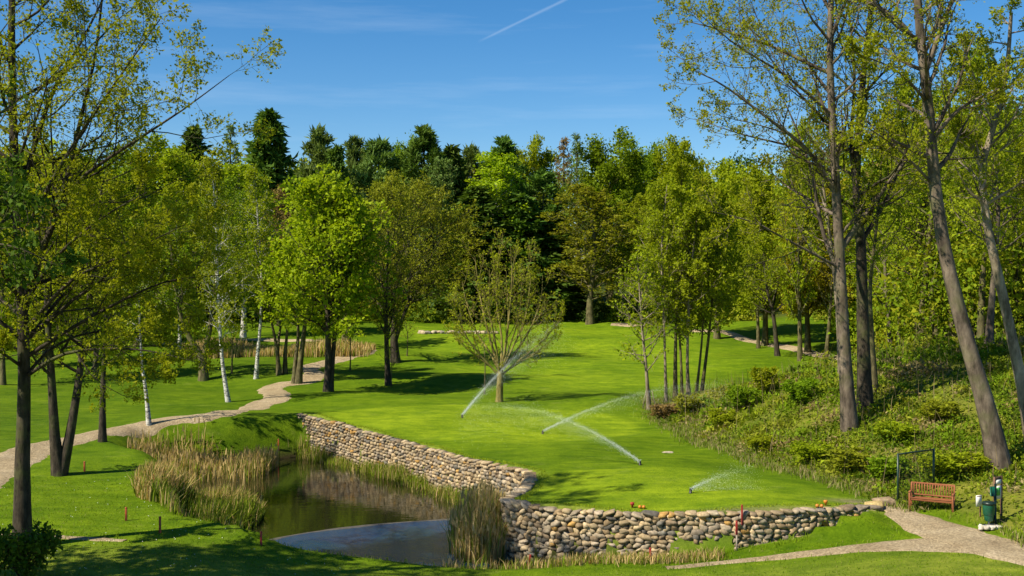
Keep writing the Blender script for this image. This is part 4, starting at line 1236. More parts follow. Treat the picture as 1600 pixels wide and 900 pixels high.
# slim stems at the tip of the planted bank
grow('slim_tree', 1014, 641, [([(1014, 641), (1010, 580), (1004, 520), (999, 450), (996, 400)], 0.13, 0.025)], 'bark_pale', 'leaf_spring', 'pale slim tree with three stakes at the tip of the shrub bank', seed=61, n1=30, t1=(0.25, 1), len1=2.4, n2=5, n3=3, m=3, size=0.16, rmin=0.009)
SL = [(1041, 618, (1038, 520), (1034, 400), (1042, 290), 0.10, 'leftmost of the close slim stems on the bank tip'), (1055, 612, (1056, 520), (1062, 400), (1066, 232), 0.14, 'tallest of the close slim stems, its crown reaching the skyline'),
      (1066, 615, (1062, 530), (1050, 440), (1036, 350), 0.10, 'slim stem leaning left in the clump on the bank tip'), (1076, 620, (1074, 560), (1078, 450), (1090, 330), 0.13, 'thickest dark stem in the clump of slim trees'),
      (1088, 612, (1096, 540), (1102, 450), (1110, 330), 0.09, 'pale thin stem right of the thickest one in the clump'), (1096, 610, (1108, 520), (1116, 440), (1128, 320), 0.12, 'rightmost stem of the slim clump, leaning right')]
for i, (px, py, a, b_, c_, r0, lab) in enumerate(SL):
    grow('slim_tree', px, py, [([(px, py), a, b_, c_], r0, 0.025)], 'bark_olive' if i % 3 else 'bark_pale', 'leaf_spring', lab, seed=62 + i, Y=74 + i % 3 * 1.5, n1=30, t1=(0.3, 1), len1=2.9, n2=7, n3=3, m=12, size=0.16, spread=0.1, rmin=0.008,
         group='slim trees on the tip of the bank')

# big trees on the bank
big = dict(n2=7, len2=0.46, n3=4, len3=0.5, m=10, size=0.105, spread=0.06, rmin=0.009, sides=12, leaf_on2=2)
grow('beech_tree', 1328, 672, [([(1328, 672), (1319, 540), (1312, 400), (1304, 250), (1297, 100), (1300, -60), (1302, -180)], 0.31, 0.08)], 'bark_grey', 'leaf_bud', 'straight grey beech trunk lit by the sun, front of the pair on the bank',
     limbs=[([(1313, 390), (1345, 345), (1385, 290), (1420, 245), (1448, 205)], 0.16, 0.04, 1.5), ([(1305, 300), (1262, 235), (1200, 185), (1125, 130), (1060, 100)], 0.12, 0.012, -1.5), ([(1298, 115), (1265, 100), (1200, 70), (1120, 45), (1060, 30)], 0.11, 0.012, 1.0),
            ([(1312, 430), (1285, 360), (1268, 270), (1240, 190), (1190, 90)], 0.12, 0.015, 2.0), ([(1306, 260), (1240, 230), (1160, 210), (1085, 185)], 0.08, 0.01, 2.5), ([(1298, 60), (1330, -20), (1360, -100)], 0.1, 0.02, -1.0),
            ([(1314, 420), (1240, 380), (1170, 345), (1110, 330)], 0.07, 0.01, -3.0), ([(1299, 20), (1250, -60), (1180, -120)], 0.08, 0.02, 0.5), ([(1300, 180), (1230, 120), (1150, 70), (1085, 15)], 0.08, 0.012, -3.5)],
     seed=71, n1=22, t1=(0.35, 1), len1=4.6, up1=0.12, **big)
grow('beech_tree', 1352, 642, [([(1352, 642), (1348, 500), (1345, 380), (1338, 290), (1345, 160), (1362, 0), (1372, -140)], 0.31, 0.08)], 'bark_dark', 'leaf_bud', 'dark straight trunk standing close behind the sunlit beech',
     limbs=[([(1342, 330), (1330, 230), (1335, 110), (1320, -40)], 0.13, 0.03, 1.0), ([(1345, 380), (1385, 310), (1420, 220), (1440, 120)], 0.12, 0.02, 2.0), ([(1340, 250), (1270, 170), (1210, 100), (1150, 10)], 0.09, 0.015, 2.0)],
     seed=72, n1=26, t1=(0.35, 1), len1=4.4, up1=0.12, **big)
grow('slim_tree', 1368, 612, [([(1368, 612), (1362, 520), (1360, 440), (1372, 330), (1380, 200)], 0.15, 0.04)], 'bark_olive', 'leaf_spring', 'thin mossy stem just right of the dark straight trunk', seed=73, n1=26, t1=(0.4, 1), len1=3.0, n2=6, n3=3, m=5, size=0.16, rmin=0.009)
grow('slim_tree', 1314, 600, [([(1314, 600), (1308, 480), (1298, 380), (1285, 280), (1275, 180)], 0.13, 0.04)], 'bark_pale', 'leaf_spring', 'thin pale stem hidden half behind the sunlit beech', seed=74, n1=26, t1=(0.4, 1), len1=3.0, n2=6, n3=3, m=5, size=0.16, rmin=0.009)
grow('beech_tree', 1563, 735, [([(1563, 735), (1545, 650), (1520, 565), (1482, 420), (1462, 300), (1450, 160), (1438, 60), (1430, -80), (1428, -200)], 0.37, 0.10)], 'bark_grey', 'leaf_bud',
     'big smooth grey beech leaning left above the bench', limbs=[([(1444, 90), (1415, 45), (1380, 15), (1330, -5), (1270, -20)], 0.13, 0.03, 1.0), ([(1446, 110), (1480, 20), (1510, -60)], 0.13, 0.04, 1.0), ([(1455, 220), (1500, 170), (1560, 140), (1620, 120)], 0.09, 0.015, -1.5),
                                                                  ([(1460, 290), (1400, 230), (1340, 190)], 0.07, 0.012, -2.0), ([(1450, 160), (1400, 110), (1330, 80)], 0.07, 0.012, -2.5)],
     seed=75, n1=20, t1=(0.5, 1), len1=4.2, up1=0.1, **big)
grow('beech_tree', 1614, 690, [([(1614, 690), (1590, 570), (1562, 440), (1542, 350), (1535, 265), (1552, 200), (1572, 120), (1580, 20)], 0.24, 0.07)], 'bark_pale', 'leaf_bud', 'pale twisted trunk leaning at the right edge of the frame',
     limbs=[([(1536, 270), (1515, 220), (1490, 190)], 0.10, 0.03, 0.5), ([(1540, 320), (1590, 290), (1640, 260)], 0.08, 0.02, -0.5), ([(1553, 195), (1530, 140), (1500, 60)], 0.08, 0.02, 1)], seed=76, n1=22, t1=(0.5, 1), len1=3.4, **big)
for i, (px, Y, pts, r0, bark, lab) in enumerate((
        (1440, 74, [(1440, 575), (1442, 480), (1452, 370), (1464, 250), (1470, 150)], 0.30, 'bark_olive', 'mossy straight trunk left of the leaning beech'),
        (1430, 78, [(1430, 570), (1434, 460), (1440, 350), (1438, 220)], 0.22, 'bark_dark', 'darker thin trunk beside the mossy straight one'),
        (1491, 76, [(1491, 560), (1480, 500), (1466, 450), (1450, 370), (1440, 260)], 0.28, 'bark_dark', 'dark trunk leaning left behind the leaning beech'),
        (1545, 64, [(1545, 612), (1546, 520), (1553, 430), (1560, 330), (1556, 200)], 0.26, 'bark_grey', 'grey upright trunk between the two leaning beeches'),
        (1592, 70, [(1592, 560), (1590, 490), (1586, 400), (1590, 260)], 0.30, 'bark_dark', 'dark trunk behind the pale twisted one at the right edge'),
        (1393, 82, [(1393, 560), (1390, 510), (1384, 440), (1378, 330)], 0.26, 'bark_grey', 'short sunlit trunk beyond the end of the sandy path'),
        (1215, 108, [(1215, 530), (1208, 490), (1198, 450), (1192, 380)], 0.24, 'bark_dark', 'dark leaning trunk above the sandy path'),
        (1290, 104, [(1290, 545), (1296, 500), (1300, 440), (1302, 360)], 0.2, 'bark_olive', 'thin trunk above the sandy path near the big beeches'),
        (1185, 118, [(1185, 515), (1184, 460), (1188, 400), (1186, 330)], 0.18, 'bark_olive', 'thin upright trunk at the start of the sandy path'))):
    grow('woodland_tree', px, pts[0][1], [(pts, r0, 0.05)], bark, 'leaf_amber' if i in (7,) else 'leaf_spring', lab, Y=Y, seed=80 + i, n1=28, t1=(0.36, 1), len1=4.0, n2=6, n3=3, m=10, size=0.17, spread=0.12, rmin=0.01, group='trunks in the wood on the right')
# trees standing outside the frame on the left; their boughs reach in and their shade falls on the foreground lawn
grow('near_tree', -175, 905, [([(-175, 905), (-170, 600), (-165, 300), (-170, -50), (-160, -300)], 0.3, 0.08)], 'bark_dark', 'leaf_dark', 'darker leafy boughs hanging into the picture at the left edge',
     limbs=[([(-168, 430), (-100, 390), (-40, 380), (20, 385), (80, 410)], 0.07, 0.01, -2.0), ([(-168, 330), (-100, 300), (-40, 300), (30, 330)], 0.07, 0.01, -1.0)],
     Y=31, seed=90, n1=26, t1=(0.3, 1), len1=3.8, n2=6, n3=3, m=6, size=0.16, spread=0.07, rmin=0.009)

for x_, y_, h_, w_, lab in ((-21.5, 29.5, 18, 11, 'tall tree just beyond the left edge whose shade crosses the near lawn'),):
    put_tree('sparse0', 'shade_tree', (x_, y_, gz(x_, y_) - 0.2), h_, w_, x_, lab, 'trees beyond the left edge', 'leaf_green')

# ------------------------------------------------------------------ undergrowth, shrubs, reeds, rough grass
def mound_leaves(r, cx, cy, rx, ry, h, n, size, c, z0=None, jitter=0.25):
    """leaves over an uneven mound standing on the ground"""
    a = r.uniform(0, 6.28, n); q = np.sqrt(r.uniform(0, 1, n))
    k = 9; ka = r.uniform(0, 6.28, k); kq = np.sqrt(r.uniform(0, 1, k)) * 0.75
    kx, ky, kh = kq * np.cos(ka), kq * np.sin(ka), r.uniform(0.45, 1.0, k)
    x, y = q * np.cos(a), q * np.sin(a)
    d2 = (x[:, None] - kx) ** 2 + (y[:, None] - ky) ** 2
    top = (kh[None] * np.exp(-d2 / 0.16)).max(1) * np.sqrt(np.clip(1 - q ** 2 * 0.9, 0, 1))
    X, Y = cx + x * rx, cy + y * ry
    Z = ground(X, Y) + top * h * r.uniform(0.35, 1.0, n) ** 0.5
    V, Q = leaf_tris(np.stack([X, Y, Z], 1), r, size * 1.05, size * jitter, 0.62, -0.3, 0.55)
    tw = np.clip(0.5 * r.uniform(0, 1, k)[np.argmin(d2, 1)] + 0.5 * r.uniform(0, 1, n), 0, 1)
    return V, Q, np.asarray(c)[None] * (0.65 + 0.75 * np.repeat(tw, 3))[:, None]


def stuff_mesh(name, chunks, label, mat='leaf_wood'):
    V, Q, T, C, n = [], [], [], [], 0
    for v, q, c in chunks:
        V.append(v); (T if q.shape[1] == 3 else Q).append(q + n); C.append(c); n += len(v)
    o = link(name, make_mesh(name, np.concatenate(V), np.concatenate(Q) if Q else None, np.concatenate(T) if T else None, color=np.concatenate(C)), M[mat])
    return tag(o, label, kind='stuff')


ru = np.random.default_rng(21)
U_COL = [(0.14, 0.22, 0.009), (0.20, 0.25, 0.012), (0.09, 0.15, 0.009), (0.24, 0.26, 0.022), (0.26, 0.20, 0.08), (0.17, 0.26, 0.010)]
chunks = []
cnt = 0
while cnt < 760:
    y = ru.uniform(33, 92); x = ru.uniform(9, 46)
    if abs(x / y) > 0.56: continue
    d, s = seg_dist(np.array([x]), np.array([y]), BANK)
    if s[0] > 0 or d[0] < 0.35 or y > 90: continue
    if y > 70 and x < 36 and d[0] < 9: continue
    if 14.6 < x < 17.6 and 41.6 < y < 44.5: continue          # the bench stands here
    if x < 17.6 and y < 41.8: continue
    cnt += 1
    edge = min(1.0, d[0] / 3.0)
    near = y < 60
    h = ru.uniform(0.18, 0.45) + edge * max(0, ru.normal(0.15, 0.35))
    rad = ru.uniform(0.5, 1.2)
    sz = 0.15 if near else 0.22
    c = np.array(U_COL[ru.choice(6, p=[0.22, 0.2, 0.16, 0.16, 0.1, 0.16])]) * ru.uniform(0.85, 1.15)
    chunks.append(mound_leaves(ru, x, y, rad, rad, h, int(185 * rad * rad) + 60, sz * 0.88, c))
# carpet of low leaves between the mounds
nC = 60000
x = ru.uniform(9, 46, nC); y = ru.uniform(33, 90, nC)
d, s = seg_dist(x, y, BANK)
ok = (s < 0) & (d > 0.05) & (np.abs(x / y) < 0.56) & ~((y > 68) & (x < 34) & (d < 9)) & ~((x < 17.4) & (y < 41.9) & (d < 1.2))
x, y = x[ok], y[ok]
P_ = np.stack([x, y, ground(x, y) + ru.uniform(0.02, 0.3, len(x)) ** 1.2], 1)[:, None, :] + np.zeros((1, 2, 1)); P_[:, 1, 2] += 0.05
V, Q, t = leaf_cards(P_, ru, 1, 0.17, 0.02, asp=0.5, flat=0.4, droop=-0.5)
zone = 0.5 + 0.5 * np.sin(x * 0.9 + 1.3 * np.sin(y * 0.5)) * np.sin(y * 0.7 + x * 0.3)
cc = np.where((zone > 0.72)[:, None], np.array([[0.32, 0.26, 0.11]]), np.where((zone > 0.35)[:, None], np.array([[0.19, 0.24, 0.014]]), np.array([[0.12, 0.17, 0.010]])))
chunks.append((V, Q, np.repeat(cc * ru.uniform(0.7, 1.3, (len(x), 1)), 4, 0)))
n_s = 3200
x = ru.uniform(9, 40, n_s); y = ru.uniform(42, 84, n_s); d, s = seg_dist(x, y, BANK)
ok = (s < 0) & (d > 0.3) & (np.abs(x / y) < 0.5) & ~((x < 17.4) & (y < 44.5)); x, y = x[ok], y[ok]; n_s = len(x)
STEMS = (x, y, ru.uniform(0.5, 1.0, n_s) ** 1.5 * np.where(ru.uniform(0, 1, n_s) < 0.07, 2.6, 1.25), np.array([[0.30, 0.23, 0.12]]) * ru.uniform(0.45, 1.3, (n_s, 1)))
stuff_mesh('undergrowth', chunks, 'tangled spring undergrowth covering the bank on the right')

# understorey along the wood's edge
chunks = []
for px in np.arange(-40, 1160, 7.5):
    Y = 151 + ru.uniform(-2, 10)
    b = gp(px + ru.uniform(-6, 6), Y)
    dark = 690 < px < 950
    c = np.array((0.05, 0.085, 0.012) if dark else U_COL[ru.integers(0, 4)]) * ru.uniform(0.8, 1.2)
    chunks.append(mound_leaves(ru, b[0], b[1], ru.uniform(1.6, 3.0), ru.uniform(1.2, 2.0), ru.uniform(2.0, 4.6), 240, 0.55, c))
for _ in range(230):
    Y = ru.uniform(88, 150); x = ru.uniform(34, 75) + 0.1 * (Y - 100)
    if x / Y > 0.6: continue
    c = np.array(U_COL[ru.choice([0, 1, 3, 5, 5, 1])]) * ru.uniform(0.8, 1.2)
    chunks.append(mound_leaves(ru, x, Y, ru.uniform(1.2, 2.4), ru.uniform(1.2, 2), ru.uniform(1.0, 3.4), 220, 0.36, c))
for _ in range(130):
    Y = ru.uniform(112, 150); x = ru.uniform(-80, -34)
    if x / Y < -0.62: continue
    c = np.array(U_COL[ru.choice([0, 1, 2, 5])]) * ru.uniform(0.7, 1.1)
    chunks.append(mound_leaves(ru, x, Y, ru.uniform(1.5, 2.6), ru.uniform(1.2, 2), ru.uniform(1.5, 4.0), 220, 0.4, c))
stuff_mesh('undergrowth', chunks, 'bushes and young growth along the foot of the wood')

# individual shrubs
for i in range(3):
    st = []
    r = np.random.default_rng(400 + i)
    for k in range(6):
        a = k * 1.05 + r.uniform(0, .5); st.append((np.array([[0, 0, 0], [0.22 * math.cos(a), 0.22 * math.sin(a), 0.6], [0.55 * math.cos(a), 0.55 * math.sin(a), 1.25 + r.uniform(-.2, .3)]]), np.array([0.022, 0.016, 0.006])))
    T = broadleaf(410 + i, st, n1=9, t1=(0.2, 1), len1=0.55, n2=4, n3=0, m=9, size=0.13, spread=0.06, rmin=0.005, sides=5, up1=0.1)
    proto('shrub%d' % i, T, 'bark_olive', 'leaf_green', 1.7, 1.7)
SHR = [(1040, 655, 1.6, 2.6, 'leaf_brown', 'reddish-brown shrub at the left tip of the planted bank'), (1075, 650, 1.9, 2.4, 'leaf_olive', 'olive shrub behind the water jet on the bank tip'),
       (1128, 668, 1.5, 2.2, 'leaf_spring', 'yellow-flushed shrub halfway along the edge of the bank'), (1160, 640, 2.2, 2.4, 'leaf_green', 'dark shrub high on the bank left of the beeches'),
       (1195, 618, 2.4, 2.2, 'leaf_spring', 'upright green shrub below the sandy path'), (1250, 632, 2.0, 2.6, 'leaf_green', 'dark broad shrub left of the sunlit beech'),
       (1190, 705, 1.2, 2.0, 'leaf_spring', 'low green shrub at the grass edge above the lower green'), (1265, 725, 1.5, 2.4, 'leaf_spring', 'dark green rounded shrub near the grass edge below the beech'),
       (1330, 740, 1.6, 2.8, 'leaf_olive', 'wide olive shrub left of the wire panel'), (1388, 752, 1.7, 2.2, 'leaf_green', 'dark shrub directly behind the wire panel'),
       (1470, 752, 1.7, 2.4, 'leaf_spring', 'green shrub rising behind the bench'), (1520, 742, 1.3, 1.8, 'leaf_spring', 'pale shrub between the bench and the leaning beech'),
       (1400, 690, 1.4, 2.6, 'leaf_spring', 'yellow-green shrub on the slope right of the beeches'), (1470, 660, 1.5, 2.6, 'leaf_olive', 'straw-tinted shrub in the middle of the right slope')]
for i, (px, py, h_, w_, lf, lab) in enumerate(SHR):
    b = hit(px, py) - [0, 0, 0.08]
    ms, h0, w0, _, _ = PROTO['shrub%d' % (i % 3)]
    h_ *= 0.72; w_ *= 0.85; e = empty('shrub', b, i * 1.3); e.scale = (w_ / w0, w_ / w0, h_ / h0); tag(e, lab, 'shrub', 'shrubs on the planted bank')
    for k, me in ms:
        o = link('stem' if k == 'trunk' else k, me, None, e)
        if k in ('branches', 'crown'): o['kind'] = 'stuff'
        if k == 'crown': o.material_slots[0].link = 'OBJECT'; o.material_slots[0].material = M[lf]
# shrub in the near left corner
st = []
r = np.random.default_rng(431)
for k in range(9):
    a = k * 0.7 + r.uniform(0, .4); st.append((np.array([[0, 0, 0], [0.35 * math.cos(a), 0.35 * math.sin(a), 0.6], [0.95 * math.cos(a), 0.95 * math.sin(a), 1.1 + r.uniform(-.25, .3)]]), np.array([0.025, 0.018, 0.006])))
T = broadleaf(432, st, n1=9, t1=(0.2, 1), len1=0.7, n2=5, n3=0, m=7, size=0.13, spread=0.06, rmin=0.006, sides=5, up1=0.1)
b = gp(35, 33.5); plant_tree('corner_shrub', T, b, 'bark_dark', 'leaf_dark', 'dark leafy shrub in the near left corner below the thick trunk', 'shrub')


def blades(r, X, Y, Z, h, w, bend, col3, lean=(0, 0)):
    """narrow two-segment blades: one quad pair each"""
    n = len(X); a = r.uniform(0, 6.28, n); b = r.uniform(0, 6.28, n)
    d = np.stack([np.cos(a), np.sin(a), np.zeros(n)], 1) * (w / 2)[:, None]
    o = np.stack([np.cos(b), np.sin(b), np.zeros(n)], 1) * (bend * h)[:, None] + np.array([lean[0], lean[1], 0])[None] * h[:, None]
    P0 = np.stack([X, Y, Z], 1); P1 = P0 + o * 0.35 + np.array([0, 0, 1]) * (h * 0.55)[:, None]; P2 = P0 + o + np.array([0, 0, 1]) * (h * (1 - 0.25 * bend))[:, None]
    V = np.stack([P0 - d, P0 + d, P1 + d * 0.85, P1 - d * 0.85, P2 + d * 0.15, P2 - d * 0.15], 1).reshape(-1, 3)
    k = np.arange(n) * 6
    Q = np.concatenate([np.stack([k, k + 1, k + 2, k + 3], 1), np.stack([k + 3, k + 2, k + 4, k + 5], 1)])
    return V, Q, np.repeat(col3, 6, 0)


x, y, h_, c_ = STEMS
stuff_mesh('dry_stems', [blades(ru, x, y, ground(x, y), h_, np.full(len(x), 0.022), np.abs(ru.normal(0.05, 0.25, len(x))), c_)], 'thin dry stems standing in the undergrowth of the bank')
STRAW, RGREEN, RDARK = np.array([0.52, 0.385, 0.17]), np.array([0.19, 0.26, 0.018]), np.array([0.06, 0.10, 0.012])


def pick(r, n, ws):
    c = np.array([STRAW, RGREEN, RDARK])[r.choice(3, n, p=ws)]
    return c * r.uniform(0.65, 1.3, (n, 1))


def reed_bed(X, Y, h, ws, label, w=0.03, bend=0.22, zmin=-1.95, seed=0, plumes=0.0, name='reeds'):
    r = np.random.default_rng(500 + seed); n = len(X)
    Z = np.maximum(ground(X, Y), zmin) - 0.03
    hh = h * r.uniform(0.55, 1.15, n)
    ch = [blades(r, X, Y, Z, hh, np.full(n, w) * r.uniform(0.6, 1.4, n), np.abs(r.normal(0, bend, n)), pick(r, n, ws), (0.05, 0))]
    if plumes:
        k = r.choice(n, int(n * plumes), False)
        ch.append(blades(r, X[k] + r.normal(0, .04, len(k)), Y[k], Z[k] + hh[k] * 0.85, np.full(len(k), 0.34) * r.uniform(0.7, 1.3, len(k)), np.full(len(k), 0.075), np.abs(r.normal(0, 0.3, len(k))), pick(r, len(k), [1, 0, 0]) * 0.85))
    return stuff_mesh(name, ch, label)


rr_ = np.random.default_rng(600)
# along the foot of the long wall
n = 5200
s_ = rr_.uniform(0.8, arc[np.argmin(np.abs(WALLS[:, 1] - 50.6))], n); off_ = 0.25 + np.abs(rr_.normal(0, 0.45, n))
cx = np.interp(s_, arc, WALLS[:, 0]) + np.interp(s_, arc, WN[:, 0]) * off_; cyy = np.interp(s_, arc, WALLS[:, 1]) + np.interp(s_, arc, WN[:, 1]) * off_
okr = (ground(cx, cyy) < -1.15) & (seg_dist(cx, cyy, [tuple(q) for q in WALLS[:, :2]])[0] > 0.2) & (s_ < arc[np.argmin(np.abs(WALLS[:, 1] - 51.5))]); cx, cyy, s_ = cx[okr], cyy[okr], s_[okr]
reed_bed(cx, cyy, 0.74 + 0.22 * np.sin(s_ * 0.7) + 0.12 * np.sin(s_ * 2.3), [0.28, 0.60, 0.12], 'green reeds growing from the water along the foot of the long wall', seed=1)
# clump at the inner corner
n = 2600
a_ = rr_.uniform(0, 6.28, n); q_ = np.sqrt(rr_.uniform(0, 1, n))
X_, Y_ = -1.15 + q_ * np.cos(a_) * 1.25, 44.4 + q_ * np.sin(a_) * 2.3
okr = inside(X_, Y_, LOW) & (ground(X_, Y_) < -1.3); X_, Y_, q_ = X_[okr], Y_[okr], q_[okr]
reed_bed(X_, Y_, 2.75 - 1.3 * q_ ** 2, [0.62, 0.34, 0.04], 'tall straw-tipped reed clump at the inner corner of the wall', w=0.03, bend=0.24, seed=2, plumes=0.2)
# in front of the near wall
n = 3000
X_ = rr_.uniform(-2.4, 7.4, n); reed_bed(X_, 40.2 + rr_.normal(0, 0.33, n) - 0.03 * X_, np.full(n, 0.52) * (1 - 0.05 * np.clip(X_, 0, 8)), [0.55, 0.38, 0.07], 'short dry reeds below the near wall face', w=0.03, bend=0.35, seed=3)
# big left clump
n = 7500
a_ = rr_.uniform(0, 6.28, n); q_ = np.sqrt(rr_.uniform(0, 1, n))
X_, Y_ = -13.3 + q_ * np.cos(a_) * 2.5, 49.2 + q_ * np.sin(a_) * 4.4
r_ = np.random.default_rng(611)
front_ = (X_ > -14.2) & (Y_ < 50.6)
Zb = np.maximum(ground(X_, Y_), -1.95); hh = (1.38 + 0.18 * np.sin(X_ * 2.1) * np.sin(Y_ * 1.3) - 0.7 * q_ ** 3) * r_.uniform(0.6, 1.15, n)
cf = pick(r_, n, [0.10, 0.34, 0.56]); cb = pick(r_, n, [0.62, 0.30, 0.08])
stuff_mesh('reeds', [blades(r_, X_, Y_, Zb, hh, np.full(n, 0.04) * r_.uniform(0.6, 1.4, n), np.abs(r_.normal(0, 0.28, n)), np.where(front_[:, None], cf, cb), (0.08, -0.04))], 'large reed clump with a dark green front on the left shore')
# straw-coloured inlet
n = 5200
X_ = rr_.uniform(-21.4, -13.0, n); Y_ = 62.0 + rr_.normal(0, 1.3, n) + 0.12 * (X_ + 18)
okr = inside(X_, Y_, LOW) & (Y_ < 64.6) & (ground(X_, Y_) < -0.45); X_, Y_ = X_[okr], Y_[okr]; n = len(X_)
reed_bed(X_, Y_, np.full(n, 1.2) * (0.7 + 0.35 * np.sin(X_ * 0.8) ** 2), [0.62, 0.30, 0.08], 'straw-coloured reeds filling the shallow inlet left of the wall', w=0.04, bend=0.2, seed=4, plumes=0.10)
n = 1500
X_ = rr_.uniform(-16.5, -8.0, n); Y_ = 43.8 + rr_.normal(0, 0.5, n) - 0.42 * (X_ + 12.5)
keep = inside(X_, Y_, LOW); reed_bed(X_[keep], Y_[keep], np.full(keep.sum(), 0.8), [0.4, 0.5, 0.1], 'thin green reeds on the near left shore', w=0.03, seed=5)
# far reed bed beyond the path
pA, pB = hit(255, 566), hit(575, 558)
n = 7000
t_ = rr_.uniform(0, 1, n); X_ = pA[0] * (1 - t_) + pB[0] * t_; Y_ = pA[1] * (1 - t_) + pB[1] * t_ + rr_.uniform(0, 7, n)
reed_bed(X_, Y_, np.full(n, 1.35) * (0.8 + 0.25 * np.sin(X_ * 0.6)), [0.72, 0.22, 0.06], 'far straw-coloured reed bed behind the birches', w=0.07, bend=0.2, zmin=-1, seed=6)

# rough grass: turf blades in the foreground, longer tufts along paths, banks and the wall top
ch = []
n = 42000
Y_ = rr_.uniform(33.5, 50, n); X_ = Y_ * rr_.uniform(-0.47, 0.47, n)
G_ = ground(X_, Y_)
dP = np.full(n, 9.0)
for o in bpy.data.objects:
    if o.name.startswith('path') and o.type == 'MESH':
        v = np.empty(len(o.data.vertices) * 3, np.float32); o.data.vertices.foreach_get('co', v); v = v.reshape(-1, 9, 3)
        c_ = v[:, 4, :2]; hw = np.linalg.norm(v[:, 0, :2] - v[:, 8, :2], axis=1) / 2
        for k in range(0, len(c_), 2):
            dP = np.minimum(dP, np.hypot(X_ - c_[k, 0], Y_ - c_[k, 1]) - hw[k])
d_, s2 = seg_dist(X_, Y_, BANK)
ok = (G_ > -1.6) & (dP > 0.03) & ~((s2 < 0) & (d_ > 1.0)) & ((Y_ < 41) | (X_ < -10) | (dP < 0.35) | (X_ > 14) | inside(X_, Y_, LOW))
X_, Y_, G_, dP, d_, s2 = X_[ok], Y_[ok], G_[ok], dP[ok], d_[ok], s2[ok]
low_in = inside(X_, Y_, LOW)
hh = np.where(dP < 0.3, 0.10, 0.05) * rr_.uniform(0.6, 1.5, len(X_)) + np.where(low_in, 0.10, 0) * rr_.uniform(0, 1.4, len(X_)) + np.where(s2 < 0, 0.10, 0)
cg = np.array([[0.145, 0.23, 0.006]]) * rr_.uniform(0.7, 1.45, (len(X_), 1)); dry = rr_.uniform(0, 1, len(X_)) < 0.12
cg[dry] = np.array([0.28, 0.27, 0.08])
ch.append(blades(rr_, X_, Y_, G_ - 0.01, hh, np.full(len(X_), 0.022), np.abs(rr_.normal(0.2, 0.3, len(X_))), cg))
n = 4000                                    # fringe along the wall top
s_ = rr_.uniform(0, arc[-1], n); off_ = rr_.uniform(-0.75, -0.36, n)
X_ = np.interp(s_, arc, WALLS[:, 0]) + np.interp(s_, arc, WN[:, 0]) * off_; Y_ = np.interp(s_, arc, WALLS[:, 1]) + np.interp(s_, arc, WN[:, 1]) * off_
ch.append(blades(rr_, X_, Y_, ground(X_, Y_) - 0.01, rr_.uniform(0.03, 0.10, n), np.full(n, 0.025), np.abs(rr_.normal(0.3, 0.3, n)), np.array([[0.24, 0.30, 0.015]]) * rr_.uniform(0.7, 1.4, (n, 1))))
n = 14000                                   # ragged grass where lawn meets the bank and below the boulders
t_ = rr_.uniform(0, 1, n); Yb = 34 + 42 * t_; Xb = np.interp(Yb, [q[1] for q in BANK[:8]], [q[0] for q in BANK[:8]]) + rr_.normal(0.1, 0.45, n)
okb = ~((Yb < 42.2) & (Xb < 16.6)); Xb, Yb = Xb[okb], Yb[okb]
cgb = np.array([[0.14, 0.20, 0.015]]) * rr_.uniform(0.6, 1.5, (len(Xb), 1)); dry = rr_.uniform(0, 1, len(Xb)) < 0.35; cgb[dry] = np.array([0.34, 0.28, 0.13])
ch.append(blades(rr_, Xb, Yb, ground(Xb, Yb) - 0.01, rr_.uniform(0.08, 0.34, len(Xb)), np.full(len(Xb), 0.03), np.abs(rr_.normal(0.3, 0.3, len(Xb))), cgb))
stuff_mesh('grass', ch, 'ragged grass blades on the foreground lawn and along its edges')
# daisies
n = 130
Y_ = rr_.uniform(35, 50, n); X_ = Y_ * rr_.uniform(-0.45, -0.14, n); ok = (ground(X_, Y_) > -1.2)
X_, Y_ = X_[ok], Y_[ok]; P_ = np.stack([X_, Y_, ground(X_, Y_) + 0.05], 1)
ang = np.arange(6) * math.pi / 3; ring = np.stack([np.cos(ang), np.sin(ang), np.zeros(6)], 1) * 0.017
V = (P_[:, None, :] + np.concatenate([ring, [[0, 0, 0.012]]])[None]).reshape(-1, 3)
T_ = np.concatenate([np.stack([np.arange(len(P_)) * 7 + k, np.arange(len(P_)) * 7 + (k + 1) % 6, np.arange(len(P_)) * 7 + 6], 1) for k in range(6)])
M['petal'] = plain('petal', (0.75, 0.74, 0.68), 0.7, 0.1)
tag(link('daisies', make_mesh('daisies', V, T=T_), M['petal']), 'tiny white daisies scattered over the near lawn', kind='stuff')

# ------------------------------------------------------------------ bench
M['teak'] = plain('teak', (0.28, 0.10, 0.038), 0.5, 0.25, 8, 0.4, stretch=(1, 8, 8))
M['green_paint'] = plain('green_paint', (0.010, 0.030, 0.018), 0.4, 0.15, 6, 0.5)
M['bin_green'] = plain('bin_green', (0.008, 0.10, 0.055), 0.35, 0.15, 4, 0.5)
M['bin_lid'] = plain('bin_lid', (0.008, 0.02, 0.014), 0.4, 0.15, 4, 0.5)
M['concrete'] = plain('concrete', (0.55, 0.51, 0.43), 0.9, 0.2, 7, 0.2, bump=0.3)
M['brown_post'] = plain('brown_post', (0.16, 0.085, 0.045), 0.7, 0.25, 6, 0.3, stretch=(4, 4, 0.6))
M['white_panel'] = plain('white_panel', (0.74, 0.72, 0.66), 0.55, 0.06, 6)
M['sign_green'] = plain('sign_green', (0.10, 0.42, 0.07), 0.5, 0.1, 6)
M['stake_red'] = plain('stake_red', (0.30, 0.028, 0.018), 0.5, 0.2, 8)
M['stake_orange'] = plain('stake_orange', (0.32, 0.075, 0.02), 0.5, 0.2, 8)
M['stake_grey'] = plain('stake_grey', (0.26, 0.22, 0.17), 0.8, 0.2, 8)
M['marker_orange'] = plain('marker_orange', (0.50, 0.18, 0.02), 0.4, 0.1, 8)
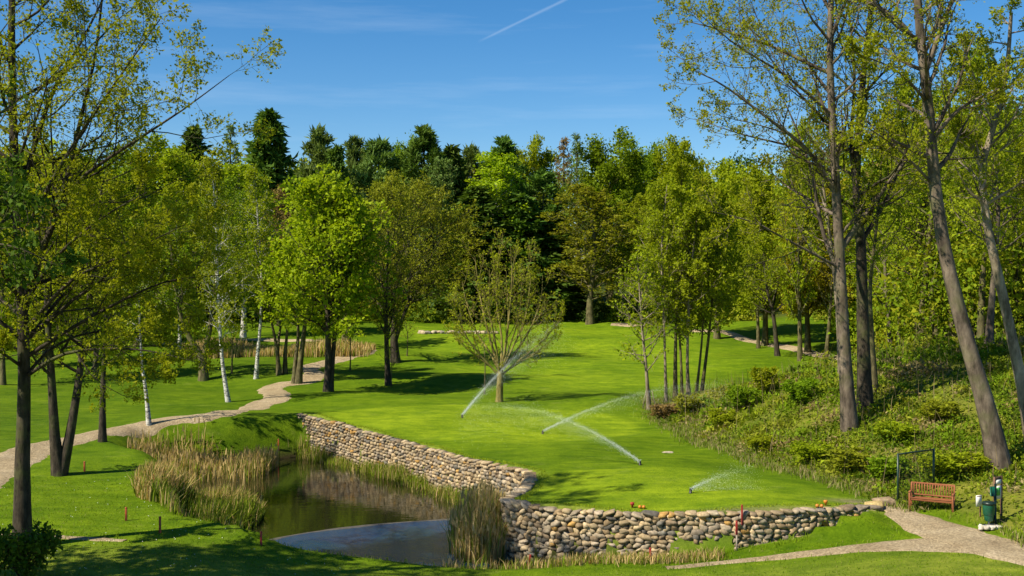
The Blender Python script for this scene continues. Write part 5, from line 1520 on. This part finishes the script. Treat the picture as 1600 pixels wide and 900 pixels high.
M['black_plastic'] = plain('black_plastic', (0.012, 0.012, 0.012), 0.4, 0.2, 8)
M['wire'] = plain('wire', (0.03, 0.05, 0.035), 0.45, 0.1, 8)
M['steel'] = plain('steel', (0.35, 0.35, 0.34), 0.35, 0.1, 8, metal=0.9)

bp = hit(1458, 800)
bench = empty('park_bench', (bp[0], bp[1] + 0.15, bp[2]), math.radians(-27))
tag(bench, 'reddish-brown slatted wooden bench beside the gravel walk', 'bench')
BW = 1.55


def part(name, mat, par, *boxes, smooth=False):
    mb = MB()
    for b_ in boxes: mb.box(*b_)
    return mb.build(name, M[mat], par)


for sx in (-1, 1):
    part('leg', 'teak', bench, ((sx * (BW / 2 - .03), -0.24, 0.31), (.065, .065, .66), 0, .008))
    mb = MB(); tilt = math.radians(-12)
    Mx = np.array(Matrix.Rotation(tilt, 3, 'X'))
    mb.box((sx * (BW / 2 - .03), 0.22, 0.20), (.065, .065, .46), 0, .008)
    mb.box((sx * (BW / 2 - .03), 0.285, 0.66), (.065, .055, .54), 0, .008, Mx)
    mb.build('leg', M['teak'], bench)
    part('armrest', 'teak', bench, ((sx * (BW / 2 - .03), -0.01, 0.655), (.075, .56, .035), 0, .01))
    part('stretcher', 'teak', bench, ((sx * (BW / 2 - .03), -0.01, 0.34), (.04, .44, .06), 0, .005))
seat = part('seat', 'teak', bench, ((0, -0.225, 0.385), (BW - .08, .03, .08), 0, .005), ((0, 0.19, 0.385), (BW - .08, .03, .08), 0, .005))
for k in range(6): part('slat', 'teak', seat, ((0, -0.225 + k * 0.083, 0.442 - 0.004 * k), (BW - .05, .068, .024), 0, .004))
back = empty('backrest', (0, 0, 0)); back.parent = bench
Mx = np.array(Matrix.Rotation(math.radians(-12), 3, 'X'))
mb = MB(); mb.box((0, 0.338, 0.90), (BW - .03, .04, .085), 0, .006, Mx); mb.build('top_rail', M['teak'], back)
mb = MB(); mb.box((0, 0.235, 0.50), (BW - .12, .035, .06), 0, .006, Mx); mb.build('lower_rail', M['teak'], back)
for k in range(15):
    mb = MB(); mb.box((-0.66 + k * 1.32 / 14, 0.284, 0.70), (.036, .02, .40), 0, .003, Mx); mb.build('slat', M['teak'], back)

# ------------------------------------------------------------------ wire panel behind the bench
f1, f2 = hit(1403, 790), hit(1459, 786)
f2 = np.array([*(at(1459, 760, f1[1] + 1.2)[:2]), 0]); f2[2] = gz(*f2[:2])
e = empty('wire_panel', f1); tag(e, 'dark green steel frame panel with wire mesh behind the bench', 'fence panel')
v2 = f2 - f1; tz = 1.95
for b_ in (np.zeros(3), v2):
    mb = MB(); mb.tube([b_ + [0, 0, -0.2], b_ + [0, 0, tz + (0 if b_[0] == 0 else -v2[2])]], 0.042, 10); mb.build('post', M['green_paint'], e, smooth=True)
mb = MB(); mb.tube([[0, 0, tz - 0.03], v2 + [0, 0, tz - 0.03 - v2[2]]], 0.03, 8); mb.build('top_rail', M['green_paint'], e, smooth=True)
mb = MB(); u_ = v2.copy(); u_[2] = 0; LN = np.linalg.norm(u_)
for k in range(1, 24): p0 = u_ * k / 24; mb.tube([p0 + [0, 0, max(v2[2], 0) * k / 24], p0 + [0, 0, tz - 0.04]], 0.004, 3, False)
for k in range(1, 30): z_ = k * tz / 30; mb.tube([[0, 0, z_], u_ + [0, 0, z_]], 0.004, 3, False)
mb.build('wire_mesh', M['wire'], e)

# ------------------------------------------------------------------ dog-waste bin on its post, notice board, small sign
b = hit(1545, 824); e = empty('waste_bin', b); e.scale = (0.88, 0.88, 0.95); tag(e, 'green round waste bin with bag dispenser on a post by the gravel walk', 'bin')
mb = MB(); mb.box((0.02, 0.0, 0.0), (0.62, 0.5, 0.14), 0.2, 0.03); mb.build('base', M['concrete'], e)
mb = MB(); mb.tube([(0, 0, 0.05), (0, 0, 0.22)], 0.035, 10); mb.build('stem', M['steel'], e, smooth=True)
mb = MB(); mb.lathe([(0.12, 0.20), (0.165, 0.23), (0.185, 0.42), (0.19, 0.43), (0.225, 0.45), (0.24, 0.80), (0.245, 0.82)], 24); body = mb.build('body', M['bin_green'], e, smooth=True)
mb = MB(); mb.lathe([(0.252, 0.80), (0.255, 0.86), (0.235, 0.90), (0.05, 0.915)], 24); mb.build('lid', M['bin_lid'], e, smooth=True)
mb = MB(); mb.box((0.27, 0.03, 0.75), (0.07, 0.07, 1.6), 0, 0.006); mb.build('post', M['bin_lid'], e)
disp = MB(); disp.box((0.14, -0.02, 1.28), (0.18, 0.13, 0.36), 0, 0.03); disp.build('bag_dispenser', M['bin_green'], e)
rs2 = np.random.default_rng(8)
for k in range(5): loose_stone('edge_stone', b + [-0.36 + k * 0.16, -0.30 - 0.05 * math.sin(k), 0.03], (0.12, 0.1, 0.07), k, (0.56, 0.52, 0.45), ['rounded pale stone, first from the left below the waste bin', 'rounded pale stone, second from the left below the waste bin', 'rounded pale stone in the middle below the waste bin', 'rounded pale stone, second from the right below the waste bin', 'rounded pale stone, last on the right below the waste bin'][k], 'stone', 'stones round the bin foot', seed=k)

b = hit(1556, 822); rz = math.radians(35)
e = empty('notice_board', (b[0] + 0.18, b[1] + 0.25, b[2]), rz); tag(e, 'two brown posts carrying a white and green notice panel beside the bin', 'notice board')
for sx in (-1, 1): part('post', 'brown_post', e, ((sx * 0.20, 0, 0.78), (0.07, 0.07, 1.75), 0, 0.008))
part('cap_rail', 'brown_post', e, ((0, 0, 1.60), (0.33, 0.05, 0.10), 0, 0.006))
part('header_panel', 'white_panel', e, ((0, -0.015, 1.46), (0.325, 0.02, 0.16)))
pn = part('notice_panel', 'white_panel', e, ((0, -0.015, 1.10), (0.325, 0.02, 0.46)))
part('green_field', 'sign_green', pn, ((-0.03, -0.0285, 1.13), (0.22, 0.006, 0.28)))
b = hit(1533, 812); e = empty('small_sign', (b[0], b[1] + 0.2, b[2]), math.radians(25)); tag(e, 'small white board on a short brown post between the bench and the bin', 'sign')
part('post', 'brown_post', e, ((0.10, 0.03, 0.36), (0.05, 0.04, 0.80), 0, 0.005)); part('board', 'white_panel', e, ((0, 0, 0.62), (0.26, 0.02, 0.40)))
part('header_strip', 'brown_post', e, ((0, -0.0145, 0.785), (0.22, 0.005, 0.03)))

# ------------------------------------------------------------------ hazard stakes, tee markers
STK = [(132, 737, 0.42, 0, 'stake_orange', 'short dark-orange stake on the lawn right of the forked tree'), (239, 771, 0.72, 2, 'stake_red', 'red-topped stake at the left edge of the big reed clump'),
       (197, 814, 0.46, 0, 'stake_orange', 'orange stake on the open lawn left of the reeds'), (250, 833, 0.55, 0, 'stake_orange', 'orange-brown stake at the foot of the big reed clump'),
       (408, 853, 0.44, 0, 'stake_red', 'red stake at the near edge of the pond water'), (822, 884, 0.62, 14, 'stake_red', 'red stake leaning right among reeds near the wall corner'),
       (1016, 879, 0.46, 0, 'stake_red', 'red stake among dry reeds below the middle of the near wall'), (1151, 861, 1.02, 0, 'stake_red', 'red-topped grey stake on the mound before the near wall'),
       (435, 706, 0.6, 0, 'stake_orange', 'dull brown-orange stake just left of the far wall end')]
for px, py, h_, ln, mt, lab in STK:
    b = gp(px, 40.0) if px in (822, 1016) else hit(px, py); e = empty('hazard_stake', b); e.rotation_euler = (0, math.radians(ln), 0); tag(e, lab, 'stake', 'hazard stakes round the pond')
    grey = 0.55 if h_ > 0.9 else 0.0
    if grey: part('shaft', 'stake_grey', e, ((0, 0, h_ * 0.22), (0.05, 0.05, h_ * 0.62)))
    part('painted_shaft', mt, e, ((0, 0, (h_ + (grey * h_ if grey else -0.1)) / 2), (0.07, 0.07, h_ - (grey * h_ if grey else -0.1)), 0, 0.008))
    mb = MB(); mb.lathe([(0.046, h_ + 0.0), (0.042, h_ + 0.02), (0.01, h_ + 0.035)], 8); mb.build('cap', M[mt], e)
b = hit(1157, 811); e = empty('hazard_stake', b + [0, -0.28, -0.35]); tag(e, 'red stake standing against the near wall face right of its middle', 'stake', 'hazard stakes round the pond')
part('painted_shaft', 'stake_red', e, ((0, 0, 0.25), (0.06, 0.06, 0.7), 0, 0.008)); mb = MB(); mb.lathe([(0.04, 0.60), (0.036, 0.62), (0.01, 0.635)], 8); mb.build('cap', M['stake_red'], e)
for px, py, mt, sh, lab in ((988, 794, 'stake_red', 'cup', 'red tee marker upright at the lower green edge'), (1000, 795, 'marker_orange', 'ball', 'orange tee marker ball next to the red one'), (1006, 795.5, 'marker_orange', 'ball', 'second orange tee marker ball, further from the red one'),
                            (1277, 793, 'marker_orange', 'ball', 'small orange marker lying by the low right end of the wall'), (1284, 795.5, 'marker_orange', 'ball', 'orange marker ball in the middle of three near the wall end'), (1290, 790, 'marker_orange', 'cup', 'taller orange tee marker near the right end of the wall')):
    b = hit(px, py); e = empty('tee_marker', b); e.scale = (0.7, 0.7, 0.75); tag(e, lab, 'tee marker', 'tee markers')
    mb = MB()
    if sh == 'cup': mb.lathe([(0.05, 0.0), (0.05, 0.1), (0.10, 0.13), (0.11, 0.24), (0.08, 0.26)], 14)
    else: mb.lathe([(0.03, 0.0), (0.085, 0.04), (0.10, 0.09), (0.075, 0.15), (0.02, 0.17)], 14)
    mb.build('body', M[mt], e, smooth=True)
    mb = MB(); mb.tube([(0, 0, -0.1), (0, 0, 0.02)], 0.015, 6); mb.build('spike', M['steel'], e)
# three support stakes of the pale slim tree
for k, (dx, dy) in enumerate(((0.45, -0.1), (0.2, 0.5), (-0.4, 0.15))):
    t0 = hit(1014, 641); x_, y_ = t0[0] + dx, t0[1] + dy
    mb = MB(); mb.tube([(0, 0, -0.1), (-dx * 0.6, -dy * 0.6, 1.25)], 0.03, 6)
    o = mb.build('tree_stake', M['bark_pale'], None, (x_, y_, gz(x_, y_)))
    tag(o, ['thin wooden stake right of the pale slim trunk', 'thin wooden stake behind the pale slim trunk', 'thin wooden stake left of the pale slim trunk'][k], 'stake', 'stakes holding the slim tree')

# ------------------------------------------------------------------ sprinklers and their jets of drops
m, nt, n_, l_, out = new_mat('water_drops')
d_ = N_bsdf(nt, (0.88, 0.93, 0.94), 0.25, 0.6)
t_ = n_.new('ShaderNodeBsdfTranslucent'); t_.inputs[0].default_value = (0.9, 0.95, 0.96, 1)
ms = n_.new('ShaderNodeMixShader'); ms.inputs[0].default_value = 0.45; l_.new(d_, ms.inputs[1]); l_.new(t_.outputs[0], ms.inputs[2]); l_.new(ms.outputs[0], out.inputs[0]); M['drops'] = m
OCT = np.array([[1, 1, 1], [1, -1, -1], [-1, 1, -1], [-1, -1, 1]], float) * 0.85
OCTT = np.array([[0, 1, 2], [0, 3, 1], [0, 2, 3], [1, 3, 2]])
JETS = [(722, 653, (9.6, 6.0, 11.6), 0.62, 12000, 1.6, 'sprinkler left of the bare tree throwing a steep jet to the right'),
        (848, 678, (14.0, 5.0, 6.6), 0.8, 8000, 0.6, 'sprinkler in the middle of the green throwing a flat jet to the right'),
        (1000, 727, (-9.2, 4.0, 6.5), 0.88, 8500, 0.6, 'sprinkler on the lower slope throwing an arching jet to the left'),
        (1079, 771, (8.0, 3.0, 3.6), 0.34, 2600, 0.8, 'sprinkler on the lower green with a short faint jet')]
for i, (px, py, v0, tm, n, wide, lab) in enumerate(JETS):
    b = hit(px, py); r = np.random.default_rng(700 + i)
    e = empty('sprinkler', b); tag(e, lab, 'sprinkler', 'sprinklers watering the green')
    v0 = np.array(v0); dirn = v0 / np.linalg.norm(v0)
    mb = MB(); mb.lathe([(0.07, -0.03), (0.07, 0.02), (0.055, 0.03), (0.05, 0.16), (0.03, 0.19)], 12); hd = mb.build('head', M['black_plastic'], e, smooth=True)
    mb = MB(); mb.tube([np.array([0, 0, 0.15]), np.array([0, 0, 0.15]) + dirn * 0.13], 0.018, 8); mb.build('nozzle', M['black_plastic'], hd)
    t = tm * r.uniform(0, 1, n) ** 1.15
    g = np.array([0, 0, -4.9])
    C = np.array([0, 0, 0.15]) + v0[None] * t[:, None] + g[None] * (t ** 2)[:, None]
    side = np.cross(dirn, [0, 0, 1]); side /= np.linalg.norm(side); upv = np.cross(side, dirn)
    n = int(n)
    core = r.uniform(0, 1, n) < 0.55 * (1 - 0.9 * t / tm)
    sp = np.where(core, 0.025 + 0.09 * (t / tm), 0.05 + wide * 0.55 * (t / tm) ** 1.4)
    C = C + side[None] * (r.normal(0, 1, n) * sp)[:, None] + upv[None] * (r.normal(0, 1, n) * sp)[:, None]
    fall = np.where(core, 0, np.abs(r.normal(0, 0.8, n)) * (t / tm) ** 1.1)
    C[:, 2] -= fall; C[:, 2] = np.maximum(C[:, 2], ground(C[:, 0] + b[0], C[:, 1] + b[1]) - b[2] + 0.05)
    rad = np.where(core, 0.0075, 0.0068) * r.uniform(0.6, 1.2, n) * (1 - 0.35 * t / tm)
    V = (C[:, None, :] + OCT[None] * rad[:, None, None]).reshape(-1, 3)
    T_ = (np.arange(n)[:, None, None] * 4 + OCTT[None]).reshape(-1, 3)
    o = link('water_jet', make_mesh('water_jet', V, T=T_, smooth=True), M['drops'], e); o['kind'] = 'stuff'
